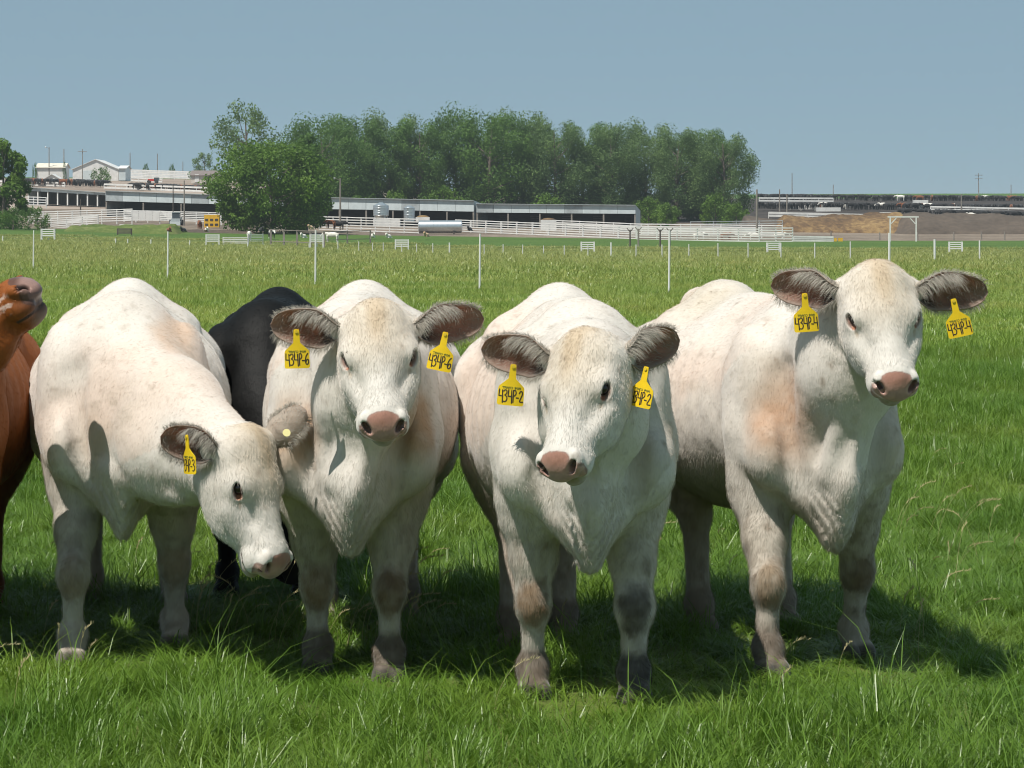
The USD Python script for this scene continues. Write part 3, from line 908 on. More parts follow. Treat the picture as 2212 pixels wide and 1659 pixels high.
                pts.append(np.array([p0 - d * 0.002, p0 + d * l * 0.35 + g * 0.08, p0 + d * l * 0.7 + g * 0.4, p0 + d * l + g]))
                wd.append(np.array([1.3, 1.2, 0.9, 0.25]) * 0.00062)
            tag(curves('ear_hair', pts, wd, tone, root), kind='stuff')
    # ---- ear tags
    for tg in spec.get('tags', []):
        ear_tag(root, L(tg['at']), D(tg['down']), D(tg['facing']), tg['text'], tg.get('size', 1.0), tg.get('label'))
    return root, dict(L=L, D=D, hp=hp, u=u, v=v, w=w, V=V[:nbody], T=T, hs=hs)


def fur(root, V, T, col, hc, poll, u, v, w, spec, rng):
    """Short hairs of the coat, in the colour of the hide below them; longer on the legs, the poll and the rim of the body."""
    a, b, c = V[T[:, 0]], V[T[:, 1]], V[T[:, 2]]
    nrm = np.cross(b - a, c - a)
    area = np.linalg.norm(nrm, axis=1)
    nrm /= area[:, None] + 1e-12
    ctr = (a + b + c) / 3
    h = hc[T[:, 0]]
    head = (h[:, 0] > -0.04) & (h[:, 0] < 0.40) & (np.abs(h[:, 1]) < 0.16) & (h[:, 2] > -0.3)
    nose = (h[:, 0] >= 0.40) & (h[:, 0] < 0.56) & (np.abs(h[:, 1]) < 0.1) & (h[:, 2] > -0.2)
    legs = (ctr[:, 2] < 0.72) & ~head
    wt = area * np.where(nose | (ctr[:, 2] < 0.075), 0, np.where(legs, 1.6, np.where(head, 1.6, 0.45)))
    toc = np.array([0, 0, CAM_H]) - np.array([spec['loc'][0], spec['loc'][1], 0])
    ang = spec['heading'] - math.pi / 2
    toc = np.array([math.cos(ang) * toc[0] + math.sin(ang) * toc[1], -math.sin(ang) * toc[0] + math.cos(ang) * toc[1], toc[2]])
    wt = wt * ((nrm * (toc - ctr)).sum(1) > -0.25 * np.linalg.norm(toc))
    n = spec['fur']
    k = rng.choice(len(T), n, p=wt / wt.sum())
    r1, r2 = rng.random(n), rng.random(n)
    s = np.sqrt(r1)
    P = a[k] * (1 - s)[:, None] + b[k] * (s * (1 - r2))[:, None] + c[k] * (s * r2)[:, None]
    N = nrm[k]
    flow = np.where(head[k][:, None], u * 0.8 - w * 0.1, np.array([-0.45, 0, -1.0]))
    flow = flow + 0.55 * (np.stack([fb(P, 14, 501), fb(P, 14, 502), fb(P, 14, 503)], 1) - 0.5) * 2 + rng.normal(0, 0.22, (n, 3))
    flow -= N * (flow * N).sum(1)[:, None]
    flow /= np.linalg.norm(flow, axis=1)[:, None] + 1e-9
    L_ = np.where(legs[k], 0.017, np.where(head[k], 0.013, 0.011)) * rng.uniform(0.6, 1.3, n)
    p1 = P + flow * (0.55 * L_)[:, None] + N * (0.20 * L_)[:, None]
    p2 = P + flow * L_[:, None] + N * (0.24 * L_)[:, None]
    pts = np.stack([P - N * 0.001, p1, p2], 1).reshape(-1, 3)
    cc = col[T[k, 0]] * rng.uniform(0.88, 1.22, n)[:, None]
    path = numbered(path_of(root), 'coat_hair')
    q = UsdGeom.BasisCurves.Define(stage, path)
    q.CreateTypeAttr('linear')
    q.CreateCurveVertexCountsAttr(Vt.IntArray.FromNumpy(np.full(n, 3, np.int32)))
    q.CreatePointsAttr(Vt.Vec3fArray.FromNumpy(pts.astype(np.float32)))
    q.CreateWidthsAttr(Vt.FloatArray.FromNumpy(np.tile(np.array([0.00055, 0.00045, 0.00015], np.float32), n)))
    q.SetWidthsInterpolation('vertex')
    UsdGeom.PrimvarsAPI(q).CreatePrimvar('coat', Sdf.ValueTypeNames.Color3fArray, 'vertex').Set(Vt.Vec3fArray.FromNumpy(np.repeat(cc, 3, 0).astype(np.float32)))
    UsdShade.MaterialBindingAPI.Apply(q.GetPrim()).Bind(M_fur)
    tag(q, kind='stuff')


def hairside(b):
    return 1.0 if b[2] > 0 else -1.0


def coat_colour(P, hc, info, spec, rng):
    sd = spec['seed']
    base = np.array(spec['base'])
    n1, n2, n3 = fb(P, 3.0, sd + 11), fb(P, 9.0, sd + 12), fb(P, 30.0, sd + 13)
    col = base[None, :] * (0.93 + 0.14 * n2 + 0.06 * (n3 - 0.5))[:, None]
    white = spec.get('white', True)
    if white:
        col = mixc(col, (0.60, 0.46, 0.375), 0.55 * sstep(0.42, 0.70, n1) * sstep(0.5, 0.8, P[:, 2]) * (hc[:, 0] < -0.05))
    for c, r, tone, amt in spec.get('patches', []):
        w = blob(P + 0.10 * (np.stack([fb(P, 6, sd + 20), fb(P, 6, sd + 21), fb(P, 6, sd + 22)], 1) - 0.5), c, r)
        col = mixc(col, tone, amt * w * (0.75 + 0.5 * (n3 - 0.5) + 0.5 * (n2 - 0.5)))
    head = (hc[:, 0] > -0.03) & (hc[:, 0] < 0.56) & (np.abs(hc[:, 1]) < 0.15) & (hc[:, 2] > -0.30) & (hc[:, 2] < 0.05)
    hm = head.astype(float)
    if white:
        f = blob(hc, (0.06, 0, -0.01), (0.17, 0.055, 0.09))
        f = np.maximum(f, 0.8 * blob(hc, (0.0, 0, -0.02), (0.08, 0.07, 0.08)))
        col = mixc(col, spec.get('forehead', (0.42, 0.31, 0.20)), hm * f * (0.72 + 0.7 * n2))
        col = mixc(col, (0.52, 0.43, 0.32), hm * 0.6 * blob(hc, (0.08, 0, -0.02), (0.26, 0.16, 0.14)))
        col = mixc(col, (0.58, 0.555, 0.51), hm * 0.5 * sstep(0.2, 0.3, hc[:, 0]))
    # nose pad, lips, rims of the eyes
    ns = np.maximum(blob(hc, (0.462, 0, -0.068), (0.060, 0.122, 0.076)), blob(hc, (0.442, 0, -0.028), (0.040, 0.070, 0.034)))
    ns = ns * sstep(-0.128, -0.112, hc[:, 2])
    ns = sstep(0.25, 0.60, ns + 0.40 * (fb(hc, 70, sd + 30) - 0.5))
    pad = spec.get('pad', (0.41, 0.245, 0.20))
    col = mixc(col, np.array(pad), hm * ns)
    rimn = sstep(0.05, 0.35, ns) * sstep(0.95, 0.60, ns)
    col = mixc(col, np.array(pad) * np.array([0.42, 0.36, 0.34]), hm * rimn * 0.75)
    spec['floats'] = {'wet': hm * ns, 'thin': (info[:, 0] > 0.12).astype(float)}
    col = mixc(col, np.array(pad) * 0.62, hm * ns * sstep(0.5, 0.8, fb(hc, 45, sd + 31)) * 0.5)
    col = mixc(col, np.array(pad) * np.array([0.72, 0.56, 0.46]), hm * ns * sstep(-0.045, -0.02, hc[:, 2]) * 0.7)
    for e in (1, -1):
        no = blob(hc, (0.452, e * 0.0530, -0.050), (0.024, 0.018, 0.027))
        col = mixc(col, np.array(pad) * 0.18, hm * no * 0.8)
        q = (hc - np.array(EYE(e, 0.016))) @ eye_rot(e)
        ey = 1 - np.sqrt((q[:, 0] / 0.021) ** 2 + (q[:, 1] / 0.03) ** 2 + (q[:, 2] / 0.033) ** 2)
        col = mixc(col, spec.get('lid', (0.25, 0.125, 0.09)), hm * sstep(0.0, 0.35, ey) * 0.85)
        qi = (hc - np.array(EYE(e, 0.012))) @ eye_rot(e) - np.array([0, 0, 0.019])
        ic = 1 - np.sqrt((qi[:, 0] / 0.014) ** 2 + (qi[:, 1] / 0.024) ** 2 + (qi[:, 2] / 0.017) ** 2)
        col = mixc(col, spec.get('canthus', (0.46, 0.19, 0.10)), hm * sstep(0.0, 0.4, ic) * 0.95)
        qt = (hc - np.array(EYE(e, 0.005))) @ eye_rot(e) - np.array([0, 0, 0.046])
        ts = 1 - np.sqrt((qt[:, 0] / 0.009) ** 2 + (qt[:, 1] / 0.03) ** 2 + (qt[:, 2] / 0.022) ** 2)
        if white:
            col = mixc(col, (0.38, 0.27, 0.16), hm * sstep(0, 0.6, ts + 0.5 * (fb(hc, 110, sd + 36) - 0.5)) * 0.5)
    mo = sstep(0.007, 0.003, np.abs(hc[:, 2] + 0.126)) * (hc[:, 0] > 0.385)
    col = mixc(col, (0.05, 0.035, 0.03), hm * mo * 0.95)
    col = mixc(col, (0.30, 0.22, 0.19), hm * blob(hc, (0.455, 0, -0.122), (0.04, 0.075, 0.016)) * 0.6)
    sp = sstep(0.70, 0.78, fb(hc, 190, sd + 33, 2)) * blob(hc, (0.41, 0, -0.10), (0.09, 0.12, 0.08)) * (1 - ns)
    if white:
        col = mixc(col, (0.16, 0.11, 0.09), hm * sp * spec.get('specks', 0.35))
    col = mixc(col, (0.30, 0.235, 0.20), hm * blob(hc, (0.445, 0, -0.155), (0.055, 0.075, 0.045)) * 0.75)
    # legs: dirt rising from the ground, brown knees, dark muddy pasterns
    if white:
        z = P[:, 2] + 0.16 * (n2 - 0.5)
        legs = (P[:, 2] < 0.62) & ~head
        dirt = spec.get('dirt', 0.55)
        col = mixc(col, (0.34, 0.29, 0.225), legs * (0.75 * sstep(0.72, 0.42, z)) * dirt * (0.5 + 0.9 * n1))
        st = fb(P * (1, 1, 0.30), 60, sd + 41)
        col = mixc(col, (0.21, 0.165, 0.12), (P[:, 2] < 0.75) * ~head * sstep(0.45, 0.75, st) * sstep(0.75, 0.40, z) * dirt * 0.55)
        col = mixc(col, (0.15, 0.115, 0.085), legs * sstep(0.58, 0.70, fb(P * (1, 1, 0.45), 26, sd + 40)) * sstep(0.66, 0.25, P[:, 2]) * dirt * 0.9)
        for i, (fx, fy) in enumerate(spec['feet']):
            if i < 2:
                kn = np.array([fx * 0.85 + 0.06, fy, 0.305])
                w = sstep(0.15, 0.95, blob(P, kn, (0.095, 0.075, 0.125)) + 1.3 * (fb(P * (1, 1, 0.6), 30, sd + 43) - 0.5))
                col = mixc(col, np.array(spec['knee'][i]) * 0.75, w * (0.62 + 0.45 * n3))
            pz = P[:, 2] + 0.03 * (n3 - 0.5)
            near = (np.sqrt((P[:, 0] - fx) ** 2 + (P[:, 1] - fy) ** 2) < 0.14)
            col = mixc(col, spec['sock'][i], near * sstep(0.185, 0.150, pz) * spec.get('sock_amt', [0.95] * 4)[i] * (0.75 + 0.5 * n3))
        col = mixc(col, (0.05, 0.042, 0.036), sstep(0.075, 0.055, P[:, 2]) * 0.85)
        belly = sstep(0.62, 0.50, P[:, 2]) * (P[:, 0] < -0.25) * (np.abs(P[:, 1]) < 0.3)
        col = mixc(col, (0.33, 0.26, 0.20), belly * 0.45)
        # stains on the flanks
        st = sstep(0.64, 0.74, fb(P * (0.8, 1, 2.2), 13, sd + 50)) * sstep(0.55, 0.75, P[:, 2]) * (hc[:, 0] < -0.1)
        col = mixc(col, (0.28, 0.22, 0.16), st * 0.30)
        sm = sstep(0.55, 0.75, fb(P, 2.3, sd + 51)) * sstep(0.40, 0.6, fb(P * (1.0, 1.0, 2.0), 8, sd + 52)) * (hc[:, 0] < -0.1)
        col = mixc(col, (0.42, 0.34, 0.24), sm * 0.16)
    fn = spec.get('colour')
    if fn:
        col = fn(P, hc, col, hm)
    # ears
    e = info[:, 0] >= 0
    if e.any():
        t, s, inner = info[e, 0], info[e, 1], info[e, 2]
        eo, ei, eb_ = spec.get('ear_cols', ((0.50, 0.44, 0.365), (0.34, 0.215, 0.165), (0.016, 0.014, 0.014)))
        nz = fb(P[e], 40, sd + 60)
        c = np.tile(np.array(eo), (e.sum(), 1)) * (0.85 + 0.3 * nz)[:, None]
        c = mixc(c, (0.37, 0.32, 0.27), 0.8 * sstep(0.78, 1.0, np.maximum(np.abs(s), t)))
        ci = np.tile(np.array(ei), (e.sum(), 1)) * (0.6 + 0.8 * nz)[:, None]
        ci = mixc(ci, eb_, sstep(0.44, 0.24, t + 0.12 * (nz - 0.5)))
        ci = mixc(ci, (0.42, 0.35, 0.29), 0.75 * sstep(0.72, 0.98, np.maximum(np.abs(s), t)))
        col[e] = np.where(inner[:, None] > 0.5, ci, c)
    return np.clip(col, 0.004, 0.9)


# ------------------------------------------------------------------ ear tags
GLYPHS = {
    '4': ([[(0.05, 1.0), (0.02, 0.45), (0.62, 0.42)], [(0.52, 0.95), (0.62, -0.12)]], 0.72),
    '3': ([[(0.0, 0.86), (0.18, 1.0), (0.45, 0.94), (0.50, 0.75), (0.36, 0.60), (0.14, 0.53), (0.42, 0.46), (0.58, 0.28), (0.50, 0.06), (0.28, -0.06), (0.06, -0.02)]], 0.68),
    'P': ([[(0.08, 0.98), (0.12, -0.06)], [(0.06, 0.96), (0.32, 1.02), (0.52, 0.84), (0.46, 0.60), (0.14, 0.46)]], 0.58),
    '-': ([[(0.0, 0.36), (0.34, 0.34)]], 0.42),
    '6': ([[(0.46, 0.98), (0.20, 0.78), (0.06, 0.42), (0.10, 0.10), (0.34, -0.04), (0.58, 0.12), (0.60, 0.36), (0.42, 0.48), (0.22, 0.36), (0.12, 0.12)]], 0.68),
    '2': ([[(0.0, 0.76), (0.16, 0.95), (0.44, 0.92), (0.50, 0.70), (0.34, 0.42), (0.04, 0.0), (0.62, 0.02)]], 0.66),
    'T': ([[(0.0, 1.0), (0.7, 1.0)], [(0.35, 1.0), (0.35, 0.0)]], 0.75),
    'R': ([[(0.05, 0.0), (0.05, 1.0), (0.45, 1.0), (0.58, 0.75), (0.42, 0.5), (0.08, 0.48)], [(0.3, 0.48), (0.62, 0.0)]], 0.76),
    'A': ([[(0.02, 0.0), (0.05, 0.8), (0.25, 1.0), (0.5, 0.85), (0.55, 0.0)], [(0.05, 0.45), (0.52, 0.45)]], 0.72),
    'N': ([[(0.03, 0.0), (0.05, 1.0)], [(0.05, 0.85), (0.3, 1.0), (0.52, 0.85), (0.55, 0.0)]], 0.72),
    'S': ([[(0.05, 1.0), (0.4, 0.95), (0.5, 0.6), (0.45, 0.15), (0.05, 0.05)]], 0.66),
    'O': ([[(0.25, 1.0), (0.02, 0.7), (0.05, 0.2), (0.28, 0.0), (0.52, 0.25), (0.52, 0.75), (0.25, 1.0)]], 0.68),
    'Y': ([[(0.0, 0.9), (0.08, 0.4), (0.3, 0.25), (0.55, 0.4), (0.6, 0.9)], [(0.32, 1.15), (0.26, -0.2)], [(0.2, 0.8), (0.42, 0.6)]], 0.80),
    ' ': ([], 0.45),
}


def strokes(text, x0, y0, size, width, aspect=1.0, slant=0.0, fit=None):
    adv = sum(GLYPHS[c][1] for c in text)
    ax = size * aspect if fit is None else fit / adv
    out, x = [], x0
    for c in text:
        for st in GLYPHS[c][0]:
            q = [(x + px_ * ax, y0 + py_ * size + slant * (x + px_ * ax - x0)) for px_, py_ in st]
            if len(q) > 4:                       # round the polyline
                q = np.array(q)
                for _ in range(2):
                    a = q[:-1] * 0.75 + q[1:] * 0.25
                    b = q[:-1] * 0.25 + q[1:] * 0.75
                    q = np.vstack([q[:1], np.stack([a, b], 1).reshape(-1, 2), q[-1:]])
            out.append(LineString(q).buffer(width / 2, quad_segs=4))
        x += GLYPHS[c][1] * ax
    return unary_union(out)


def extrude(shape, depth, z0=0.0):
    ms = [trimesh.creation.extrude_polygon(g, depth, engine='earcut') for g in getattr(shape, 'geoms', [shape]) if g.area > 1e-9]
    m = cat(ms)
    m.apply_translation((0, 0, z0))
    return m


def ear_tag(root, at, down, facing, text, size=1.0, label=None):
    """A yellow tag: a narrow neck with a button at 'at', flaring into a panel that hangs along 'down'."""
    y = -unit(down)
    z = unit(np.asarray(facing) - y * (np.asarray(facing) @ y))
    x = np.cross(y, z)
    M = np.eye(4)
    M[:3, 0], M[:3, 1], M[:3, 2], M[:3, 3] = x, y, z, at
    S = np.eye(4); S[0, 0] = S[1, 1] = S[2, 2] = size
    poly = Polygon([(-0.0075, 0.006), (0.0075, 0.006), (0.0100, -0.036), (0.036, -0.060), (0.0378, -0.066), (0.0385, -0.111), (0.0350, -0.1145),
                    (-0.0350, -0.1145), (-0.0385, -0.111), (-0.0378, -0.066), (-0.036, -0.060), (-0.0100, -0.036)]).buffer(-0.0025).buffer(0.0035, quad_segs=4)
    m = extrude(poly, 0.0018)
    # the panel bows a little
    m = m.subdivide_to_size(0.012)
    bow = lambda mm: mm.vertices.__setitem__((slice(None), 2), mm.vertices[:, 2] - 4.0 * mm.vertices[:, 0] ** 2 + 0.25 * np.clip(mm.vertices[:, 1] + 0.03, -1, 0) ** 2)
    bow(m)
    m.apply_transform(M @ S)
    t = obj('ear_tag', m, M_tag, root, smooth=35)
    if label:
        tag(t, label)
    b = trimesh.creation.cylinder(0.0052, 0.004, sections=16)
    b.apply_translation((0, 0, 0.003)); b.apply_transform(M @ S)
    obj('button', b, M_tag_dark, t, smooth=35)
    if text:
        big = strokes(text, -0.0355, -0.1035, 0.034, 0.0036, fit=0.073)
        small = strokes('TRANS YOA', -0.027, -0.0665, 0.0062, 0.00135, fit=0.056)
        for nm, sh in (('number', big), ('lettering', small)):
            q = extrude(sh, 0.0006, 0.0017)
            q = q.subdivide_to_size(0.012)
            bow(q)
            q.apply_transform(M @ S)
            obj(nm, q, M_ink if nm == 'number' else M_ink_green, t)


def coat_material(name, rough=0.8, sheen=0.2, bump=0.3, spec=0.2):
    return usdkit.material(stage, f'/World/Looks/{name}', {
        'a': ('attribute', {'attribute': 'coat'}), 'tc': ('texture_coordinate', {}),
        'mp': ('mapping', {'scale': (150.0, 150.0, 42.0)}), 'n': ('noise_texture', {'scale': 1.0, 'detail': 3.0, 'roughness': 0.6, 'distortion': 0.4}),
        'n2': ('noise_texture', {'scale': 34.0, 'detail': 3.0}),
        'r': ('rgb_ramp', {'ramp': [(0.25, (0.90, 0.90, 0.90)), (0.75, (1.05, 1.05, 1.05))]}),
        'mx': ('mix', {'mix_type': 'multiply', 'fac': 1.0}),
        'ad': ('math', {'math_type': 'multiply_add', 'value2': 0.55}),
        'b': ('bump', {'strength': bump, 'distance': 0.006}),
        'wet': ('attribute', {'attribute': 'wet'}), 'thin': ('attribute', {'attribute': 'thin'}), 'rr': ('math', {'math_type': 'multiply_add', 'value2': 0.30 - rough, 'value3': rough}),
        'tf': ('math', {'math_type': 'multiply', 'value2': 0.38}), 'tr': ('translucent_bsdf', {}), 'warm': ('mix', {'mix_type': 'multiply', 'fac': 1.0, 'color2': (1.5, 0.95, 0.75)}), 'out': ('mix_closure', {}),
        'p': ('principled_bsdf', {'specular_ior_level': spec + 0.15, 'sheen_weight': sheen, 'sheen_roughness': 0.5})},
        [('tc.object', 'mp.vector'), ('mp.vector', 'n.vector'), ('tc.object', 'n2.vector'), ('n.fac', 'r.fac'), ('a.color', 'mx.color1'), ('r.color', 'mx.color2'), ('wet.fac', 'rr.value1'), ('rr.value', 'p.roughness'),
         ('mx.color', 'p.base_color'), ('n.fac', 'ad.value1'), ('n2.fac', 'ad.value3'), ('ad.value', 'b.height'), ('b.normal', 'p.normal'), ('thin.fac', 'tf.value1'), ('tf.value', 'out.fac'),
         ('mx.color', 'warm.color1'), ('warm.color', 'tr.color'), ('p.BSDF', 'out.closure1'), ('tr.BSDF', 'out.closure2')], surface='out.closure')


def hair_material(name, color, rough=0.55):
    return usdkit.material(stage, f'/World/Looks/{name}', {'p': ('principled_bsdf', {'base_color': color, 'roughness': rough, 'specular_ior_level': 0.3})}, [], surface='p.BSDF')


M_coat = coat_material('white_coat')
M_coat_black = coat_material('black_coat', 0.6, 0.0, 0.35, 0.0)
M_coat_red = coat_material('red_coat', 0.62, 0.0, 0.35, 0.05)
M_fur = usdkit.material(stage, '/World/Looks/coat_fur', {'a': ('attribute', {'attribute': 'coat'}), 'p': ('principled_bsdf', {'roughness': 0.85, 'specular_ior_level': 0.06})}, [('a.color', 'p.base_color')], surface='p.BSDF')
M_eye = mat_simple('eye_dark', (0.012, 0.008, 0.007), 0.06, spec=0.6)
M_lash = hair_material('lash_dark', (0.05, 0.04, 0.035))
M_hair_white = hair_material('ear_hair_white', (0.52, 0.475, 0.41))
M_hair_grey = hair_material('ear_hair_grey', (0.27, 0.235, 0.20))
M_hair_dark = hair_material('ear_hair_dark', (0.055, 0.045, 0.04))
M_hair_tan = hair_material('ear_hair_tan', (0.42, 0.30, 0.22))
M_tag = mat_simple('tag_yellow', (0.74, 0.50, 0.014), 0.4, spec=0.4, var=0.06, scale=30)
M_tag_dark = mat_simple('tag_button', (0.62, 0.44, 0.03), 0.4)
M_tag_pale = mat_simple('tag_button_pale', (0.74, 0.66, 0.30), 0.5)
M_ink = mat_simple('marker_ink', (0.045, 0.03, 0.012), 0.6)
M_ink_green = mat_simple('marker_ink_green', (0.06, 0.10, 0.02), 0.6)

# ------------------------------------------------------------------ the farm behind: sheds, barns, fences, bins, poles, cattle
def paint(name, c, **k):
    return mat_simple(name, c, k.pop('rough', 0.65), var=k.pop('var', 0.12), scale=k.pop('scale', 1.2), coords='world', **k)


M_white = paint('white_paint', (0.62, 0.61, 0.59), var=0.12)
M_white_post = mat_simple('white_plastic', (0.68, 0.68, 0.66), 0.4)
M_sheet = paint('pale_sheet_metal', (0.50, 0.55, 0.56), rough=0.45, var=0.10)
M_sheet_dull = paint('weathered_sheet_metal', (0.33, 0.36, 0.37), rough=0.5, var=0.2)
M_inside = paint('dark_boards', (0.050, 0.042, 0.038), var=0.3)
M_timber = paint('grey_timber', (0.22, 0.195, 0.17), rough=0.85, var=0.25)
M_timber_dark = paint('dark_timber', (0.085, 0.07, 0.06), rough=0.9, var=0.25)
M_galv = mat_simple('galvanised', (0.62, 0.65, 0.67), 0.30, metallic=0.85, var=0.08, scale=4.0)
M_yellow = paint('yellow_paint', (0.62, 0.36, 0.02))
M_roof_white = paint('white_roof', (0.64, 0.64, 0.63), rough=0.5, var=0.05)
M_brown_roof = paint('brown_shingle', (0.17, 0.14, 0.13), rough=0.9)
M_straw_heap = noise_look('straw_heap_look', [(0.36, (0.06, 0.044, 0.032)), (0.48, (0.12, 0.076, 0.044)), (0.57, (0.22, 0.145, 0.07)), (0.74, (0.33, 0.24, 0.115))], (0.10, 1.3), bump=0.8)
M_manure = noise_look('manure_look', [(0.3, (0.055, 0.045, 0.038)), (0.55, (0.10, 0.08, 0.065)), (0.8, (0.17, 0.13, 0.095))], (0.15, 1.4), bump=0.8)
M_red = paint('red_paint', (0.45, 0.03, 0.02))
M_glass_dark = mat_simple('cab_glass', (0.05, 0.06, 0.07), 0.08)
M_rubber = mat_simple('tyre_rubber', (0.03, 0.03, 0.03), 0.8)
P6 = 6100.0


def W(pxl, Y):
    return pxl * Y / P6


def zt(y, Y):
    return CAM_H - (y - 490) * Y / P6


# ---- open-fronted sheds
def open_shed(x0, x1, Y0, Y1, top0, top1, fas0, fas1, bot0, bot1, bays, label, depth=7.0, boards=False, post_mat=None):
    """A long shed open towards us; its front runs from column x0 at depth Y0 to column x1 at depth Y1."""
    A, B = np.array([(x0 - 1106) * Y0 / P6, Y0]), np.array([(x1 - 1106) * Y1 / P6, Y1])
    t = (B - A) / np.linalg.norm(B - A)
    n = np.array([-t[1], t[0]])
    n = n if n[1] > 0 else -n
    tz, fz, bz = (zt(top0, Y0), zt(top1, Y1)), (zt(fas0, Y0), zt(fas1, Y1)), (zt(bot0, Y0) - 0.3, zt(bot1, Y1) - 0.3)
    o = np.array([*A, bz[0]])
    root = thing('cattle_shed', label, 'shed', o)
    lerp = lambda a, s: a[0] * (1 - s) + a[1] * s
    pt = lambda s, d, z: np.array([*(A + (B - A) * s + n * d), z]) - o

    def slab(name, mat, s0, s1, d0, d1, z0, z1, parent=root):
        """Closed prism between stations s0..s1, depths d0..d1; z0, z1 give heights at (s, d)."""
        V = np.array([pt(s, d, z(s, d)) for z in (z0, z1) for s in (s0, s1) for d in (d0, d1)])
        F = np.array([[0, 1, 3, 2], [4, 6, 7, 5], [0, 4, 5, 1], [2, 3, 7, 6], [0, 2, 6, 4], [1, 5, 7, 3]])
        m = trimesh.Trimesh(V, np.vstack([F[:, [0, 1, 2]], F[:, [0, 2, 3]]]), process=False)
        m.fix_normals()
        return obj(name, m, mat, parent)
    drop = lambda d: -0.10 * d
    slab('roof', M_sheet_dull, 0, 1, -0.35, depth + 0.3, lambda s, d: lerp(tz, s) + drop(d) - 0.03, lambda s, d: lerp(tz, s) + drop(d) + 0.05)
    k = max(2, int(np.linalg.norm(B - A) / 2.4))
    for i in range(k):
        g = 0.0008
        slab('fascia_panel', M_sheet if (i * 7) % 5 else M_sheet_dull, i / k + g, (i + 1) / k - g, -0.06, 0.0, lambda s, d: lerp(fz, s), lambda s, d: lerp(tz, s) - 0.035)
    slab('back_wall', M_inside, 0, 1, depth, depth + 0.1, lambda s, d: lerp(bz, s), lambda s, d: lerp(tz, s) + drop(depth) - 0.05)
    for s in (0, 1):
        w = 0.1 / np.linalg.norm(B - A)
        slab('side_wall', M_sheet_dull, s - w * s, s + w * (1 - s), 0.02, depth - 0.01, lambda s, d: lerp(bz, s), lambda s, d: lerp(tz, s) + drop(d) - 0.04)
    for i in range(bays + 1):
        s = i / bays
        w = 0.10 / np.linalg.norm(B - A)
        s = min(max(s, w), 1 - w)
        slab('post', post_mat or M_timber, s - w, s + w, 0.01, 0.2, lambda q, d: lerp(bz, q), lambda q, d: lerp(fz, q) + 0.2)
    if boards:
        for i in range(bays):
            s0, s1 = (i + 0.50) / bays, (i + 0.86) / bays
            for j in range(5):
                slab('board', M_timber, s0, s1, depth - 0.12, depth - 0.05, lambda q, d, j=j: lerp(bz, q) + 0.7 + 0.27 * j, lambda q, d, j=j: lerp(bz, q) + 0.80 + 0.27 * j)
    return root


open_shed(228, 640, 405, 398, 413, 428, 434, 446, 463, 472, 5, 'long grey shed with an open front, left of the bright front tree')
open_shed(676, 1024, 392, 386, 427, 434, 451, 457, 482, 487, 6, 'grey open shed with two metal bins before it')
open_shed(1029, 1373, 386, 383, 441, 444, 459, 462, 490, 493, 5, 'lower grey open shed at the right, slatted boards inside', boards=True)
open_shed(60, 232, 455, 450, 405, 417, 412, 422, 437, 442, 8, 'small low shed with white posts below the cattle lines at the left', depth=4.0, post_mat=M_white)


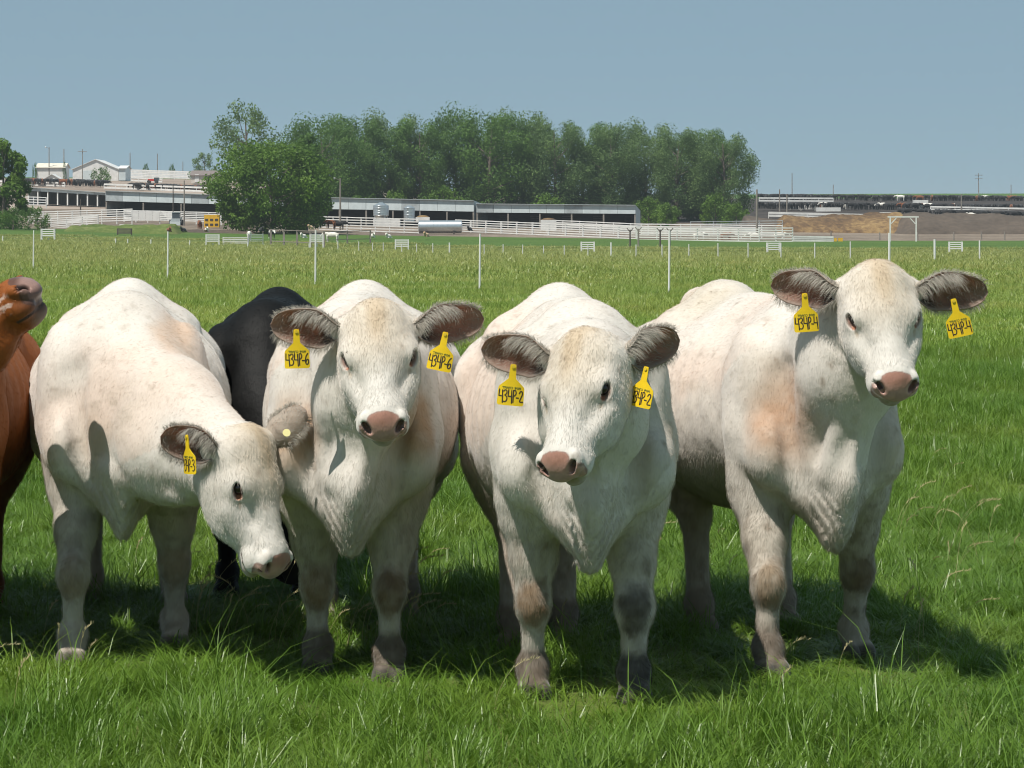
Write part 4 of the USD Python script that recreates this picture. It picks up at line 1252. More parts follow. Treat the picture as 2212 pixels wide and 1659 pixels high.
# ---- gabled white barns and sheds on the hill
def gabled(name, label, x0, x1, Y, ridge, eave, base, depth, ridge_across, wall=M_white, roof=M_roof_white, doors=()):
    X0, X1 = (x0 - 1106) * Y / P6, (x1 - 1106) * Y / P6
    zb, ze, zr = zt(base, Y) - 0.3, zt(eave, Y), zt(ridge, Y)
    c = np.array([(X0 + X1) / 2, Y, zb])
    root = thing(name, label, 'building', c)
    hw, h, r, d = (X1 - X0) / 2, ze - zb, zr - zb, depth
    if ridge_across:                                    # gable faces us
        prof = Polygon([(-hw, 0), (hw, 0), (hw, h), (0, r), (-hw, h)])
        m = trimesh.creation.extrude_polygon(prof, d, engine='earcut')
        m.apply_transform(trimesh.transformations.rotation_matrix(math.pi / 2, [1, 0, 0]))
        m.apply_translation((0, d, 0))
        obj('wall', m, wall, root)
        for s in (-1, 1):
            a, b = np.array([0, 0, r + 0.03]), np.array([s * (hw + 0.35), 0, h - 0.35 * (r - h) / hw + 0.03])
            V = np.array([a + (0, -0.3, 0), b + (0, -0.3, 0), b + (0, d + 0.3, 0), a + (0, d + 0.3, 0)])
            V = np.vstack([V, V + (0, 0, 0.12)])
            F = np.array([[3, 2, 1, 0], [4, 5, 6, 7], [0, 1, 5, 4], [1, 2, 6, 5], [2, 3, 7, 6], [3, 0, 4, 7]])
            m = trimesh.Trimesh(V, np.vstack([F[:, [0, 1, 2]], F[:, [0, 2, 3]]]), process=False); m.fix_normals()
            obj('roof', m, roof, root)
    else:
        prof = Polygon([(0, 0), (d, 0), (d, h), (d / 2, r), (0, h)])
        m = trimesh.creation.extrude_polygon(prof, 2 * hw, engine='earcut')
        M = np.eye(4); M[:3, 0], M[:3, 1], M[:3, 2] = (0, 1, 0), (0, 0, 1), (1, 0, 0); M[0, 3] = -hw
        m.apply_transform(M)
        obj('wall', m, wall, root)
        for s in (0, 1):
            a, b = np.array([0, d / 2, r + 0.03]), np.array([0, -0.35 if s == 0 else d + 0.35, h + 0.03 - 0.35 * (r - h) / (d / 2)])
            V = np.array([a - (hw + 0.3, 0, 0), a + (hw + 0.3, 0, 0), b + (hw + 0.3, 0, 0), b - (hw + 0.3, 0, 0)])
            V = np.vstack([V, V + (0, 0, 0.12)])
            F = np.array([[3, 2, 1, 0], [4, 5, 6, 7], [0, 1, 5, 4], [1, 2, 6, 5], [2, 3, 7, 6], [3, 0, 4, 7]])
            m = trimesh.Trimesh(V, np.vstack([F[:, [0, 1, 2]], F[:, [0, 2, 3]]]), process=False); m.fix_normals()
            obj('roof', m, roof, root)
    for dx, w, z0, z1, mat in doors:
        obj('door', box((w, 0.08, z1 - z0), (dx, -0.045, (z0 + z1) / 2)), mat, root)
    return root


gabled('barn', 'large white gabled barn on the hill behind the round dark tree', 157, 256, 655, 345, 366, 388, 14.0, True, doors=[(-2.0, 2.2, 0.3, 2.4, M_sheet)])
gabled('long_barn', 'white wing with a pale end wall, right of the white barn gable', 257, 271, 652, 358, 364, 387, 9.0, False, wall=M_sheet)
gabled('white_shed', 'small white shed with a cream roof on the hill at the left', 79, 139, 640, 353, 362, 388, 7.0, False, roof=paint('cream_roof', (0.60, 0.56, 0.47)))
gabled('lean_shed', 'low white lean shed below the white shed on the hill', 97, 128, 600, 377, 386, 393, 4.0, True)
gabled('brown_roof_house', 'small house with a brown roof beside the bright front tree', 413, 470, 610, 369, 379, 393, 7.0, False, wall=paint('cream_wall', (0.52, 0.47, 0.42)), roof=M_brown_roof, doors=[(-1.6, 0.9, 0.3, 2.0, M_white), (0.6, 1.0, 0.9, 1.7, M_inside)])


# ---- fences
def rail_fence(points, h, rails, spacing, label, mat=M_white, post=0.14, rail=0.13, sink=0.2, name='rail_fence', group=None, post_mat=None, base=0.25):
    """points: ground points (X, Y, Z). Posts, and rails that run from post to post."""
    pts = [np.asarray(p, float) for p in points]
    o = pts[0]
    root = thing(name, label, 'fence', o, group=group)
    stations = []
    for a, b in zip(pts[:-1], pts[1:]):
        k = max(1, int(round(np.linalg.norm(b - a) / spacing)))
        stations += [a + (b - a) * i / k for i in range(k)]
    stations.append(pts[-1])
    for p in stations:
        obj('post', box((post, post, h + sink), p - o + (0, 0, (h - sink) / 2)), post_mat or mat, root)
    for j in range(rails):
        z = base + (h - base - 0.08) * j / max(1, rails - 1)
        for a, b in zip(pts[:-1], pts[1:]):
            obj('rail', bar(a - o + (0, -post / 2 - 0.022, z), b - o + (0, -post / 2 - 0.022, z), 0.04, rail), mat, root)
    return root


def gp(x, y, Y):
    """Ground point for a picture position: the base of a thing at (x, y), depth Y."""
    return px(x, y, Y)


rail_fence([gp(62, 486, 372), gp(285, 480, 362)], 1.75, 6, 2.6, 'white rail fence below the small low shed at the left edge tree')
rail_fence([gp(110, 497, 352), gp(212, 490, 350)], 1.5, 6, 2.4, 'white rail fence right of the dark shrubs at the left')
rail_fence([gp(268, 477, 385), gp(478, 483, 372)], 1.5, 6, 2.6, 'white rail fence in front of the long left shed')
rail_fence([gp(45, 445, 430), gp(100, 447, 428)], 1.5, 4, 2.4, 'short white rail fence beside the tree at the left edge')
rail_fence([gp(690, 500, 366), gp(905, 507, 352)], 2.0, 6, 2.6, 'white rail fence before the middle shed, left of the metal tank')
rail_fence([gp(985, 503, 366), gp(1185, 512, 352), gp(1375, 520, 340)], 1.75, 6, 3.0, 'long white rail fence before the lower right shed', post=0.26)
rail_fence([gp(1180, 497, 372), gp(1400, 507, 362)], 1.4, 5, 2.6, 'white rail fence close under the right end of the sheds')
rail_fence([gp(1376, 522, 338), gp(1640, 526, 330)], 1.75, 6, 2.8, 'white rail pens right of the sheds, nearest row')
rail_fence([gp(1385, 508, 362), gp(1690, 512, 352)], 1.5, 5, 2.8, 'white rail pens right of the sheds, back row')
rail_fence([gp(1492, 504, 372), gp(1690, 502, 368)], 1.6, 5, 3.0, 'thin grey rail fence behind the pens below the tree row', mat=M_sheet_dull, post=0.1, rail=0.08)
rail_fence([gp(1640, 526, 331), gp(1712, 526, 331)], 1.9, 6, 2.0, 'taller white rail pen beside the wooden pole')
rail_fence([gp(1715, 524, 333), gp(1800, 525, 333)], 0.75, 3, 1.6, 'low white wall of boards left of the yellow tubs', rail=0.26)
rail_fence([gp(275, 383, 700), gp(455, 389, 690)], 1.9, 5, 3.2, 'pale board fence on the skyline right of the barn', rail=0.34, post=0.2)
rail_fence([gp(283, 392, 640), gp(350, 395, 630)], 0.9, 2, 3.0, 'low white rail fence on the hill below the skyline fence', rail=0.3)
rail_fence([gp(0, 400, 585), gp(140, 404, 575)], 0.9, 2, 3.0, 'white feed fence on the hill behind the black cattle at left', rail=0.34)
rail_fence([gp(225, 408, 560), gp(450, 416, 545)], 1.0, 2, 3.0, 'white feed fence on the hill above the long left shed', rail=0.34)
rail_fence([gp(1640, 436, 600), gp(1800, 437, 600)], 0.9, 2, 3.0, 'pale bunk fence on the dark slope right of the tree row', rail=0.34)
rail_fence([gp(1660, 469, 470), gp(1870, 474, 468)], 0.8, 2, 3.0, 'white bunk fence above the straw heap', rail=0.36)
rail_fence([gp(1700, 453, 530), gp(1760, 453, 530)], 0.8, 2, 3.0, 'short white bunk fence among the black cattle on the slope', rail=0.34)
rail_fence([gp(2010, 455, 525), gp(2212, 459, 520)], 0.8, 2, 3.0, 'white bunk fence on the slope at the right edge', rail=0.3)
rail_fence([gp(2090, 477, 440), gp(2225, 480, 436)], 0.8, 2, 3.0, 'white bunk fence above the dark heap at the right edge', rail=0.3)
rail_fence([gp(585, 526, 290), gp(700, 531, 284)], 1.5, 2, 2.2, 'grey timber pasture fence below the bright front tree', mat=M_timber, post=0.2, rail=0.08)
rail_fence([gp(700, 524, 292), gp(800, 521, 296)], 1.2, 2, 3.0, 'grey timber pasture fence right of the bright front tree', mat=M_timber, post=0.16, rail=0.07)
rail_fence([gp(254, 508, 312), gp(284, 508, 312)], 0.75, 3, 1.5, 'short dark wooden rail piece on the grassy bank at left', mat=M_timber_dark, post=0.14, rail=0.16)
rail_fence([gp(482, 528, 284), gp(535, 528, 284)], 0.75, 4, 2.4, 'low white gate lying along the pasture edge left of centre', post=0.09, rail=0.09, base=0.15)
rail_fence([gp(537, 526, 284), gp(568, 526, 284)], 1.0, 5, 1.5, 'grey tube gate beside the low white gate', mat=M_sheet_dull, post=0.08, rail=0.05)
rail_fence([gp(2140, 500, 400), gp(2225, 502, 400)], 1.6, 4, 2.6, 'grey post and rail fence at the right edge below the slope', mat=M_timber, post=0.16, rail=0.07)
# wire fence with dark posts right of the pens
for i, (x, y, h) in enumerate([(1795, 520, 20), (1900, 518, 16), (1982, 519, 18), (2060, 517, 16), (2120, 516, 16), (2170, 516, 16)]):
    Y = 345
    t = obj('fence_stake', tube(np.array([gp(x, y + 3, Y), gp(x, y - h, Y)]), [0.09, 0.08], 7), M_timber, None)
    tag(t, 'grey stake of the wire fence below the straw heap', 'fence stake', 'stakes of the wire fence')

# white panel wall
r = thing('panel_wall', 'wall of smooth white panels in front of the long left shed', 'wall', gp(285, 476, 380))
for i in range(6):
    a, b = gp(285 + i * 15.2, 476 + i * 0.2, 380), gp(285 + (i + 1) * 15.2 - 0.8, 476 + (i + 1) * 0.2, 380)
    o = gp(285, 476, 380)
    obj('panel', bar(a - o + (0, 0, 0.62), b - o + (0, 0, 0.62), 0.08, 1.3), M_white, r)

# white electric fence posts: the tall near line
tall = [(72, 585, 497), (362, 605, 500), (681, 620, 497), (1036, 628, 505), (1445, 640, 497), (1920, 668, 503)]
words = ['behind the raised red muzzle', 'right of the raised red muzzle', 'above the black cow', 'above the gap between the two middle white cows', 'right of the sheds, above the open grass', 'behind the poll of the cow holding its head high']
for (x, yb, yt), wd in zip(tall, words):
    Y = min(P6 * CAM_H / (yb - 490), 110)
    p = np.array([(x - 1106) * Y / P6, Y, float(land((x - 1106) * Y / P6, Y))])
    t = obj('white_post', tube(np.array([p - (0, 0, 0.1), [p[0] + 0.01, Y, zt(yt, Y)]]), [0.024, 0.021], 8), M_white_post)
    tag(t, 'tall thin white fence post ' + wd, 'fence post')
short = [(730, 543, 518), (775, 545, 520), (805, 545, 522), (828, 547, 523), (868, 549, 527), (900, 553, 530), (935, 555, 530), (971, 557, 530, 1), (1046, 558, 533), (1087, 559, 533), (1129, 560, 534), (1174, 561, 536), (1219, 562, 536), (1270, 563, 536),
         (1320, 567, 533, 1), (1374, 567, 537), (1430, 568, 537), (1488, 570, 537), (1551, 571, 535), (1616, 572, 535), (1687, 573, 535), (1760, 574, 535), (1837, 578, 535), (2019, 583, 533, 1), (2116, 584, 535)]
for s in short:
    x, yb, yt = s[:3]
    Y = np.interp(x, [700, 2116], [235, 128])
    p = at(x, Y)
    h = W(yb - yt, Y)
    big = len(s) > 3
    q = tube(np.array([p - (0, 0, 0.1), p + (0, 0, h)]), [0.055 if big else 0.035] * 2, 7)
    t = obj('short_post', q, M_white_post if big else M_white)
    if big:
        tag(t, {971: 'thicker short white post left of the centre of the far fence line', 1320: 'thicker short white post under the right end of the sheds', 2019: 'thicker short white post near the right end of the far fence line'}[x], 'fence post')
    else:
        tag(t, 'thin short post of the far fence line across the pasture', 'fence post', 'thin posts of the far fence line')
for i, (x, y) in enumerate([(6, 508), (250, 515), (276, 514), (326, 516), (410, 519), (535, 524), (668, 527)]):
    p = at(x, 262)
    t = obj('stub_post', tube(np.array([p - (0, 0, 0.1), p + (0, 0, 0.62)]), [0.055, 0.05], 7), M_white_post)
    tag(t, 'short white stub post along the left end of the pasture', 'fence post', 'white stub posts at the left end')

# white four-rail cattle feeders standing along the far edge
def feeder(name, label, loc):
    t = thing(name, label, 'feeder', loc, group='white rail feeders along the far edge')
    w, d, h = 1.28, 0.5, 1.24
    for x in (-w / 2, w / 2):
        for y in (0, d):
            obj('post', box((0.11, 0.09, h + 0.1), (x, y, h / 2 - 0.05)), M_white_post, t)
        for z in (0.5, 0.85, h - 0.06):
            obj('side_rail', box((0.05, d - 0.1, 0.1), (x, d / 2, z)), M_white_post, t)
    for j in range(4):
        obj('rail', box((w - 0.13, 0.05, 0.11), (0, 0.0, h - 0.07 - 0.205 * j)), M_white_post, t)
    obj('stub', box((0.11, 0.11, 0.34), (0.05, d / 2, 0.17)), M_white_post, t)
    return t
f0 = None
for x, y, wd in ((103, 521, 'first from the left, below the tree at the left edge'), (459, 533, 'left of the bright front tree'), (684, 533, 'just right of the bright front tree'), (868, 544, 'below the metal tank'), (1270, 549, 'below the right end of the sheds'), (1672, 551, 'below the wooden pole'), (2065, 549, 'last at the right')):
    lab = 'white four-rail feeder, ' + wd
    loc = gp(x, y, 281)
    if f0 is None:
        f0 = feeder('rail_feeder', lab, loc)
    else:
        copy_of(f0, 'rail_feeder', lab, 'feeder', loc, 0.02 * (x % 7), 'white rail feeders along the far edge')

# ---- bins and tank
def bin_(label, x, Y, y0, y1, wpx, legs):
    d = W(wpx, Y)
    zb, ztop = zt(y1, Y), zt(y0, Y)
    o = np.array([(x - 1106) * Y / P6, Y, zb])
    t = thing('grain_bin', label, 'grain bin', o)
    h = ztop - zb
    if legs:
        prof = [(0.12, 0.7), (d / 2, 0.7 + d * 0.28), (d / 2, h - d * 0.22), (0.2, h), (0.0, h)]
    else:
        prof = [(0.0, 0.0), (d / 2, 0.0), (d / 2, h - d * 0.22), (0.2, h), (0.0, h)]
    m = trimesh.creation.revolve(np.array(([(0.0, 0.7)] if legs else []) + prof), sections=40)
    obj('shell', m, M_galv, t, smooth=30)
    for k in range(5):
        z = (0.7 + d * 0.28 if legs else 0) + (h - d * 0.22 - (0.7 + d * 0.28 if legs else 0)) * k / 4
        obj('ring', trimesh.creation.torus(d / 2, 0.03, major_sections=40, minor_sections=6).apply_translation((0, 0, z)), M_galv, t, smooth=True)
    if legs:
        for a in range(4):
            an = a * math.pi / 2 + 0.6
            obj('leg', bar((d * 0.48 * math.cos(an), d * 0.48 * math.sin(an), 0), (d * 0.46 * math.cos(an), d * 0.46 * math.sin(an), 0.75 + d * 0.28), 0.1), M_galv, t)
    return t


bin_('shiny hopper bottomed metal bin on legs before the middle shed', 823, 372, 437, 486, 34, True)
bin_('dull round metal bin right of the shiny hopper bin', 884, 372, 444, 480, 24, False)
Y = 352
o = gp(951, 505, Y)
t = thing('metal_tank', 'long horizontal galvanised tank lying before the middle shed', 'tank', o)
L_, R_ = W(92, Y), W(27, Y) / 2
m = trimesh.creation.revolve(np.array([(0, -L_ / 2 - 0.12), (R_ * 0.7, -L_ / 2 - 0.08), (R_, -L_ / 2), (R_, L_ / 2), (R_ * 0.7, L_ / 2 + 0.08), (0, L_ / 2 + 0.12)]), sections=40)
m.apply_transform(trimesh.transformations.rotation_matrix(math.pi / 2, [0, 1, 0])); m.apply_translation((0, 0, R_ + 0.12))
obj('shell', m, M_galv, t, smooth=30)
for x in (-L_ * 0.32, L_ * 0.32):
    obj('cradle', box((0.2, 2 * R_ * 0.9, 0.35), (x, 0, 0.1)), M_timber_dark, t)
for x in np.linspace(-L_ / 2 + 0.05, L_ / 2 - 0.05, 4):
    g = trimesh.creation.torus(R_, 0.025, major_sections=36, minor_sections=6)
    g.apply_transform(trimesh.transformations.rotation_matrix(math.pi / 2, [0, 1, 0])); g.apply_translation((x, 0, R_ + 0.12))
    obj('band', g, M_galv, t, smooth=True)

# hay boxes, creep feeder, tubs, machine
def crate(name, label, cat_, x, y, wpx, hpx, Y, mat, depth=1.0, slots=0, fill=None):
    o = gp(x, y, Y)
    w, h = W(wpx, Y), W(hpx, Y)
    t = thing(name, label, cat_, o)
    for s, (sz, ct) in {'front_side': ((w, 0.06, h), (0, 0, h / 2)), 'back_side': ((w, 0.06, h), (0, depth, h / 2)), 'left_side': ((0.06, depth - 0.07, h), (-w / 2 + 0.03, depth / 2, h / 2)), 'right_side': ((0.06, depth - 0.07, h), (w / 2 - 0.03, depth / 2, h / 2))}.items():
        obj('side', box(sz, ct), mat, t)
    for k in range(slots):
        obj('slot', box((w / slots * 0.6, 0.05, h * 0.16), (-w / 2 + w * (k + 0.5) / slots, -0.04, h * 0.60)), M_inside, t)
        obj('slot', box((w / slots * 0.6, 0.05, h * 0.16), (-w / 2 + w * (k + 0.5) / slots, -0.04, h * 0.22)), M_inside, t)
    if fill is not None:
        m = trimesh.creation.icosphere(3, 0.5); m.apply_scale((w * 0.9, depth * 0.9, 0.55)); m.apply_translation((0, depth / 2, h - 0.02))
        obj('hay', m, fill, t, smooth=True)
    return t


crate('hay_box', 'white hay box on the yard before the lower right shed', 'hay box', 1185, 497, 34, 22, 357, M_white, 1.2, fill=M_straw_heap)
crate('hay_box', 'white hay box beside the right metal bin', 'hay box', 913, 478, 30, 9, 378, M_white, 1.2, fill=M_straw_heap)
crate('creep_feeder', 'yellow creep feeder left of the bright front tree', 'feeder', 457, 491, 32, 27, 362, M_yellow, 1.3, slots=3)
crate('white_box', 'white boxy trailer behind the rail fence by the metal tank', 'trailer', 835, 489, 58, 16, 360, M_white, 1.4)
crate('yellow_tub', 'left yellow tub by the wire fence at right', 'tub', 1803, 522, 9, 8, 335, M_yellow, 0.5)
crate('yellow_tub', 'right yellow tub by the wire fence at right', 'tub', 1816, 522, 9, 8, 335, M_yellow, 0.5)
crate('white_truck_box', 'pale feed wagon on the dark slope, near its top', 'wagon', 1990, 447, 30, 15, 560, M_white, 2.2)
crate('white_truck_box', 'pale bunk box on the dark slope, left part', 'bunk', 1790, 460, 52, 12, 520, M_white, 1.4)
crate('white_truck_box', 'small pale bunk box on the slope above the straw heap', 'bunk', 1915, 472, 26, 14, 480, M_white, 1.4)
crate('water_trough', 'white trough on the grassy bank at the left', 'trough', 272, 489, 28, 5, 350, M_white, 0.8)
o = gp(379, 487, 352)
t = thing('loader', 'small grey loader parked on the yard by the yellow feeder', 'loader', o)
obj('body', box((1.15, 1.9, 0.6), (0, 0.9, 0.55)), M_sheet_dull, t)
obj('cab', box((0.95, 1.0, 0.75), (0, 1.0, 1.24)), M_glass_dark, t)
obj('cab_roof', box((1.05, 1.15, 0.08), (0, 1.0, 1.66)), M_sheet, t)
obj('bucket', box((1.3, 0.5, 0.45), (0, -0.35, 0.25)), M_sheet, t)
for x in (-0.68, 0.68):
    for y in (0.35, 1.45):
        w = trimesh.creation.cylinder(0.36, 0.24, sections=20); w.apply_transform(trimesh.transformations.rotation_matrix(math.pi / 2, [0, 1, 0])); w.apply_translation((x, y, 0.36))
        obj('wheel', w, M_rubber, t, smooth=30)
    obj('lift_arm', bar((x * 0.85, 1.6, 1.0), (x * 0.85, -0.2, 0.45), 0.1), M_sheet_dull, t)
o = gp(330, 396, 610)
t = thing('red_truck', 'tiny red vehicle on the hill below the skyline fence', 'truck', o)
obj('body', box((1.3, 1.4, 0.5), (-0.3, 0, 0.7)), M_red, t)
obj('cab', box((1.0, 1.3, 0.7), (0.85, 0, 0.9)), M_glass_dark, t)
for x in (-0.8, 0.8):
    w = trimesh.creation.cylinder(0.35, 1.5, sections=16); w.apply_transform(trimesh.transformations.rotation_matrix(math.pi / 2, [1, 0, 0])); w.apply_translation((x, 0, 0.35))
    obj('wheel', w, M_rubber, t, smooth=30)

# ---- poles and frames
def pole(label, x, y0, y1, Y, r0=0.14, mat=M_timber, arms=0, lamp=False):
    p0, p1 = gp(x, y1 + 2, Y), gp(x, y0, Y)
    t = thing('utility_pole', label, 'pole', p0)
    obj('shaft', tube(np.array([[0, 0, 0], p1 - p0]), [r0, r0 * 0.7], 8), mat, t, smooth=40)
    h = (p1 - p0)[2]
    for k in range(arms):
        obj('cross_arm', box((1.9, 0.1, 0.12), (0, -r0 - 0.06, h - 0.5 - 0.9 * k)), mat, t)
    if lamp:
        obj('lamp_arm', bar((0, 0, h - 0.3), (-0.7, -0.2, h + 0.05), 0.06), mat, t)
        obj('lamp_head', trimesh.creation.icosphere(2, 0.16).apply_translation((-0.75, -0.2, h)), M_white, t, smooth=True)
    return t


pole('pale wooden pole standing in the pens right of the tree row', 1635, 409, 510, 345, 0.15)
pole('pole on the dark slope, left of a pair', 1684, 409, 455, 480, 0.13)
pole('pole on the dark slope, right of a pair', 1700, 419, 457, 480, 0.16)
pole('thin tall pole on the skyline right of the tree row', 1711, 374, 424, 680, 0.12)
pole('thin short pole on the skyline right of the tall thin one', 1800, 399, 424, 680, 0.12)
pole('stout pole on the dark slope near the right', 2077, 419, 463, 490, 0.16)
pole('tall pole with arms on the skyline at the right', 2114, 374, 427, 700, 0.12, arms=2)
pole('short pole on the skyline at the right edge', 2184, 399, 435, 680, 0.12)
pole('lamp pole in the yard right of the front tree', 735, 385, 495, 350, 0.13, lamp=True)
pole('pole with a lamp behind the small white shed on the left hill', 106, 318, 388, 640, 0.13, lamp=True)
pole('brownish pole behind the gap between the white sheds', 138, 322, 362, 660, 0.14)
pole('thin grey pole with arms before the white barn at left', 178, 322, 400, 600, 0.11, arms=1)
pole('first thin pole above the skyline fence', 281, 330, 372, 700, 0.13)
pole('second thin pole above the skyline fence', 340, 332, 374, 700, 0.13)
pole('short pole above the right end of the skyline fence', 395, 349, 376, 700, 0.1)
pole('tall thin pole before the long left shed', 398, 390, 485, 360, 0.10)
pole('dark thin pole before the long left shed, left of a taller one', 374, 398, 470, 370, 0.08, mat=M_timber_dark)
pole('dark thin pole pair by the fence left of the white panels', 174, 430, 477, 372, 0.1, mat=M_timber_dark)
for i, (x, y0, y1, lab) in enumerate(((1361, 492, 532, 'dark forked post, left of the line before the pens'), (1379, 490, 530, 'pale forked post before the pens'), (1426, 492, 537, 'dark forked post under the right end of the pens'), (1447, 492, 533, 'grey forked post right of the dark one'))):
    Y = 300
    p0, p1 = gp(x, y1 + 3, Y), gp(x, y0 + 4, Y)
    t = thing('forked_post', lab, 'post', p0)
    mt = M_timber_dark if 'dark' in lab else M_timber
    obj('shaft', tube(np.array([[0, 0, 0], p1 - p0]), [0.1, 0.08], 7), mt, t)
    for s in (-1, 1):
        obj('fork', tube(np.array([p1 - p0 - (0, 0, 0.25), p1 - p0 + (0.35 * s, 0, 0.18)]), [0.06, 0.05], 6), mt, t)
Y = 335
o = gp(1923, 522, Y)
t = thing('timber_frame', 'pale timber gate frame with braces below the straw heap', 'gate frame', o)
hh, ww = W(52, Y), W(56, Y)
for x in (0, ww):
    obj('post', box((0.17, 0.17, hh), (x, 0, hh / 2)), M_white, t)
obj('beam', box((ww + 0.6, 0.17, 0.17), (ww / 2, 0, hh + 0.086)), M_white, t)
for s, x in ((1, 0.0), (-1, ww)):
    obj('brace', bar((x + s * 0.09, 0, hh - 0.75), (x + s * 0.75, 0, hh - 0.02), 0.1), M_white, t)

# ---- straw and manure heaps, grassy bank
def heap(name, label, cat_, x0, x1, Y, y_top, y_base, depth, mat, seed, kind=None, rough=0.5):
    nx, ny = 90, 24
    X0, X1 = (x0 - 1106) * Y / P6, (x1 - 1106) * Y / P6
    h = W(y_base - y_top, Y)
    u, v = np.meshgrid(np.linspace(0, 1, nx), np.linspace(0, 1, ny))
    X, Yy = X0 + (X1 - X0) * u, Y + depth * v
    edge = np.clip(np.minimum(u, 1 - u) * 9, 0, 1) ** 0.7
    shape = np.sin(np.pi * np.clip(v, 0, 1)) ** 0.55 * edge
    P = np.stack([X, Yy, 0 * X], -1)
    nz = meshkit.fbm(P * 0.35, 4, seed)
    big = meshkit.noise(P * 0.07, seed + 1)
    z = h * shape * (0.72 + 0.45 * big) + rough * (nz - 0.5) * shape * 2
    base = zt(y_base, Y)
    V = np.stack([X, Yy, base - 0.25 + z], -1).reshape(-1, 3)
    g = np.arange(nx * ny).reshape(ny, nx)
    q = np.stack([g[:-1, :-1], g[:-1, 1:], g[1:, 1:], g[1:, :-1]], -1).reshape(-1, 4)
    t = obj(name, (V, np.vstack([q[:, [0, 1, 2]], q[:, [0, 2, 3]]])), mat, smooth=True)
    tag(t, label, cat_, kind=kind)


heap('straw_heap', 'long heap of tan and brown old straw right of the pens', 'straw heap', 1670, 2000, 392, 456, 512, 22, M_straw_heap, 3)
heap('manure_heap', 'dark manure heap left of the straw heap, under the pole', 'manure heap', 1605, 1740, 396, 461, 511, 18, M_manure, 5)
heap('manure_heap', 'dark manure heap at the right edge', 'manure heap', 1930, 2330, 388, 460, 516, 22, M_manure, 8)
heap('grass_bank', 'grassy bank before the white fences at the left', 'bank', 110, 385, 318, 470, 514, 20, M_bank, 11, kind='structure', rough=0.7)
heap('dirt_bank', 'bare brown earth bank before the yellow feeder', 'bank', 330, 560, 330, 493, 512, 12, M_manure, 12, kind='structure', rough=0.3)
heap('dirt_bank', 'pale earth slope before the lower right shed', 'bank', 1040, 1330, 340, 512, 522, 10, M_lot, 13, kind='structure', rough=0.2)


# ---- the cattle far away
def small_cow(colour, lying, seed, patch=None):
    F = Field()
    if not lying:
        F.ell((-0.75, 0, 0.95), (0.82, 0.32, 0.36), 0.1)
        for x in (-0.1, -1.4):
            for y in (-0.17, 0.17):
                F.cone((x, y, 0.8), (x, y, 0.05), 0.12, 0.06, 0.06)
        F.cone((0.0, 0, 1.1), (0.5, 0, 1.05), 0.24, 0.15, 0.1)
        F.cone((0.5, 0, 1.08), (0.86, 0, 0.78), 0.15, 0.09, 0.06)
        F.cone((0.48, 0.1, 1.16), (0.44, 0.27, 1.16), 0.05, 0.04, 0.02)
        F.cone((0.48, -0.1, 1.16), (0.44, -0.27, 1.16), 0.05, 0.04, 0.02)
        F.cone((-1.55, 0, 1.15), (-1.6, 0, 0.5), 0.05, 0.04, 0.05)
    else:
        F.ell((-0.75, 0, 0.40), (0.85, 0.42, 0.38), 0.1)
        F.ell((-0.1, 0.25, 0.12), (0.3, 0.16, 0.12), 0.08)
        F.ell((-1.3, 0.3, 0.14), (0.4, 0.16, 0.13), 0.08)
        F.cone((-0.1, 0, 0.6), (0.35, 0, 0.85), 0.22, 0.14, 0.1)
        F.cone((0.35, 0, 0.88), (0.68, 0, 0.66), 0.14, 0.085, 0.06)
        F.cone((0.34, 0.1, 0.95), (0.3, 0.26, 0.95), 0.05, 0.04, 0.02)
        F.cone((0.34, -0.1, 0.95), (0.3, -0.26, 0.95), 0.05, 0.04, 0.02)
    V, T = surface_nets(F, (-1.8, -0.6, -0.05), (1.05, 0.6, 1.5), 0.06, 4)
    col = np.tile(np.array(colour), (len(V), 1)) * (0.8 + 0.4 * fb(V, 3, seed))[:, None]
    if patch is not None:
        col = mixc(col, patch, sstep(0.50, 0.58, fb(V, 1.6, seed + 5)))
        col = mixc(col, patch, (V[:, 0] > 0.45).astype(float))
    return V, T, np.clip(col, 0.004, 0.85)


if False:
    pass
KIND = {'black': ((0.012, 0.011, 0.012), None), 'white': ((0.66, 0.63, 0.57), None), 'red': ((0.19, 0.065, 0.025), None), 'tan': ((0.48, 0.33, 0.19), None), 'redwhite': ((0.22, 0.07, 0.03), (0.66, 0.63, 0.58)), 'blackwhite': ((0.012, 0.011, 0.012), (0.66, 0.63, 0.58))}
_cows = {}


def far_cow(kind, lying, loc, rot, label, group=None, size=1.0):
    k = (kind, lying)
    if k not in _cows:
        t = thing('far_cow', label, 'cow', loc, rot, group, (size,) * 3)
        V, T, c = small_cow(KIND[kind][0], lying, 7 + len(_cows), KIND[kind][1])
        obj('body', (V, T), M_coat, t, smooth=True, color=c, floats={'wet': np.zeros(len(V)), 'thin': np.zeros(len(V))})
        _cows[k] = t
    else:
        t = copy_of(_cows[k], 'far_cow', label, 'cow', loc, rot, group, (size,) * 3)
    return t


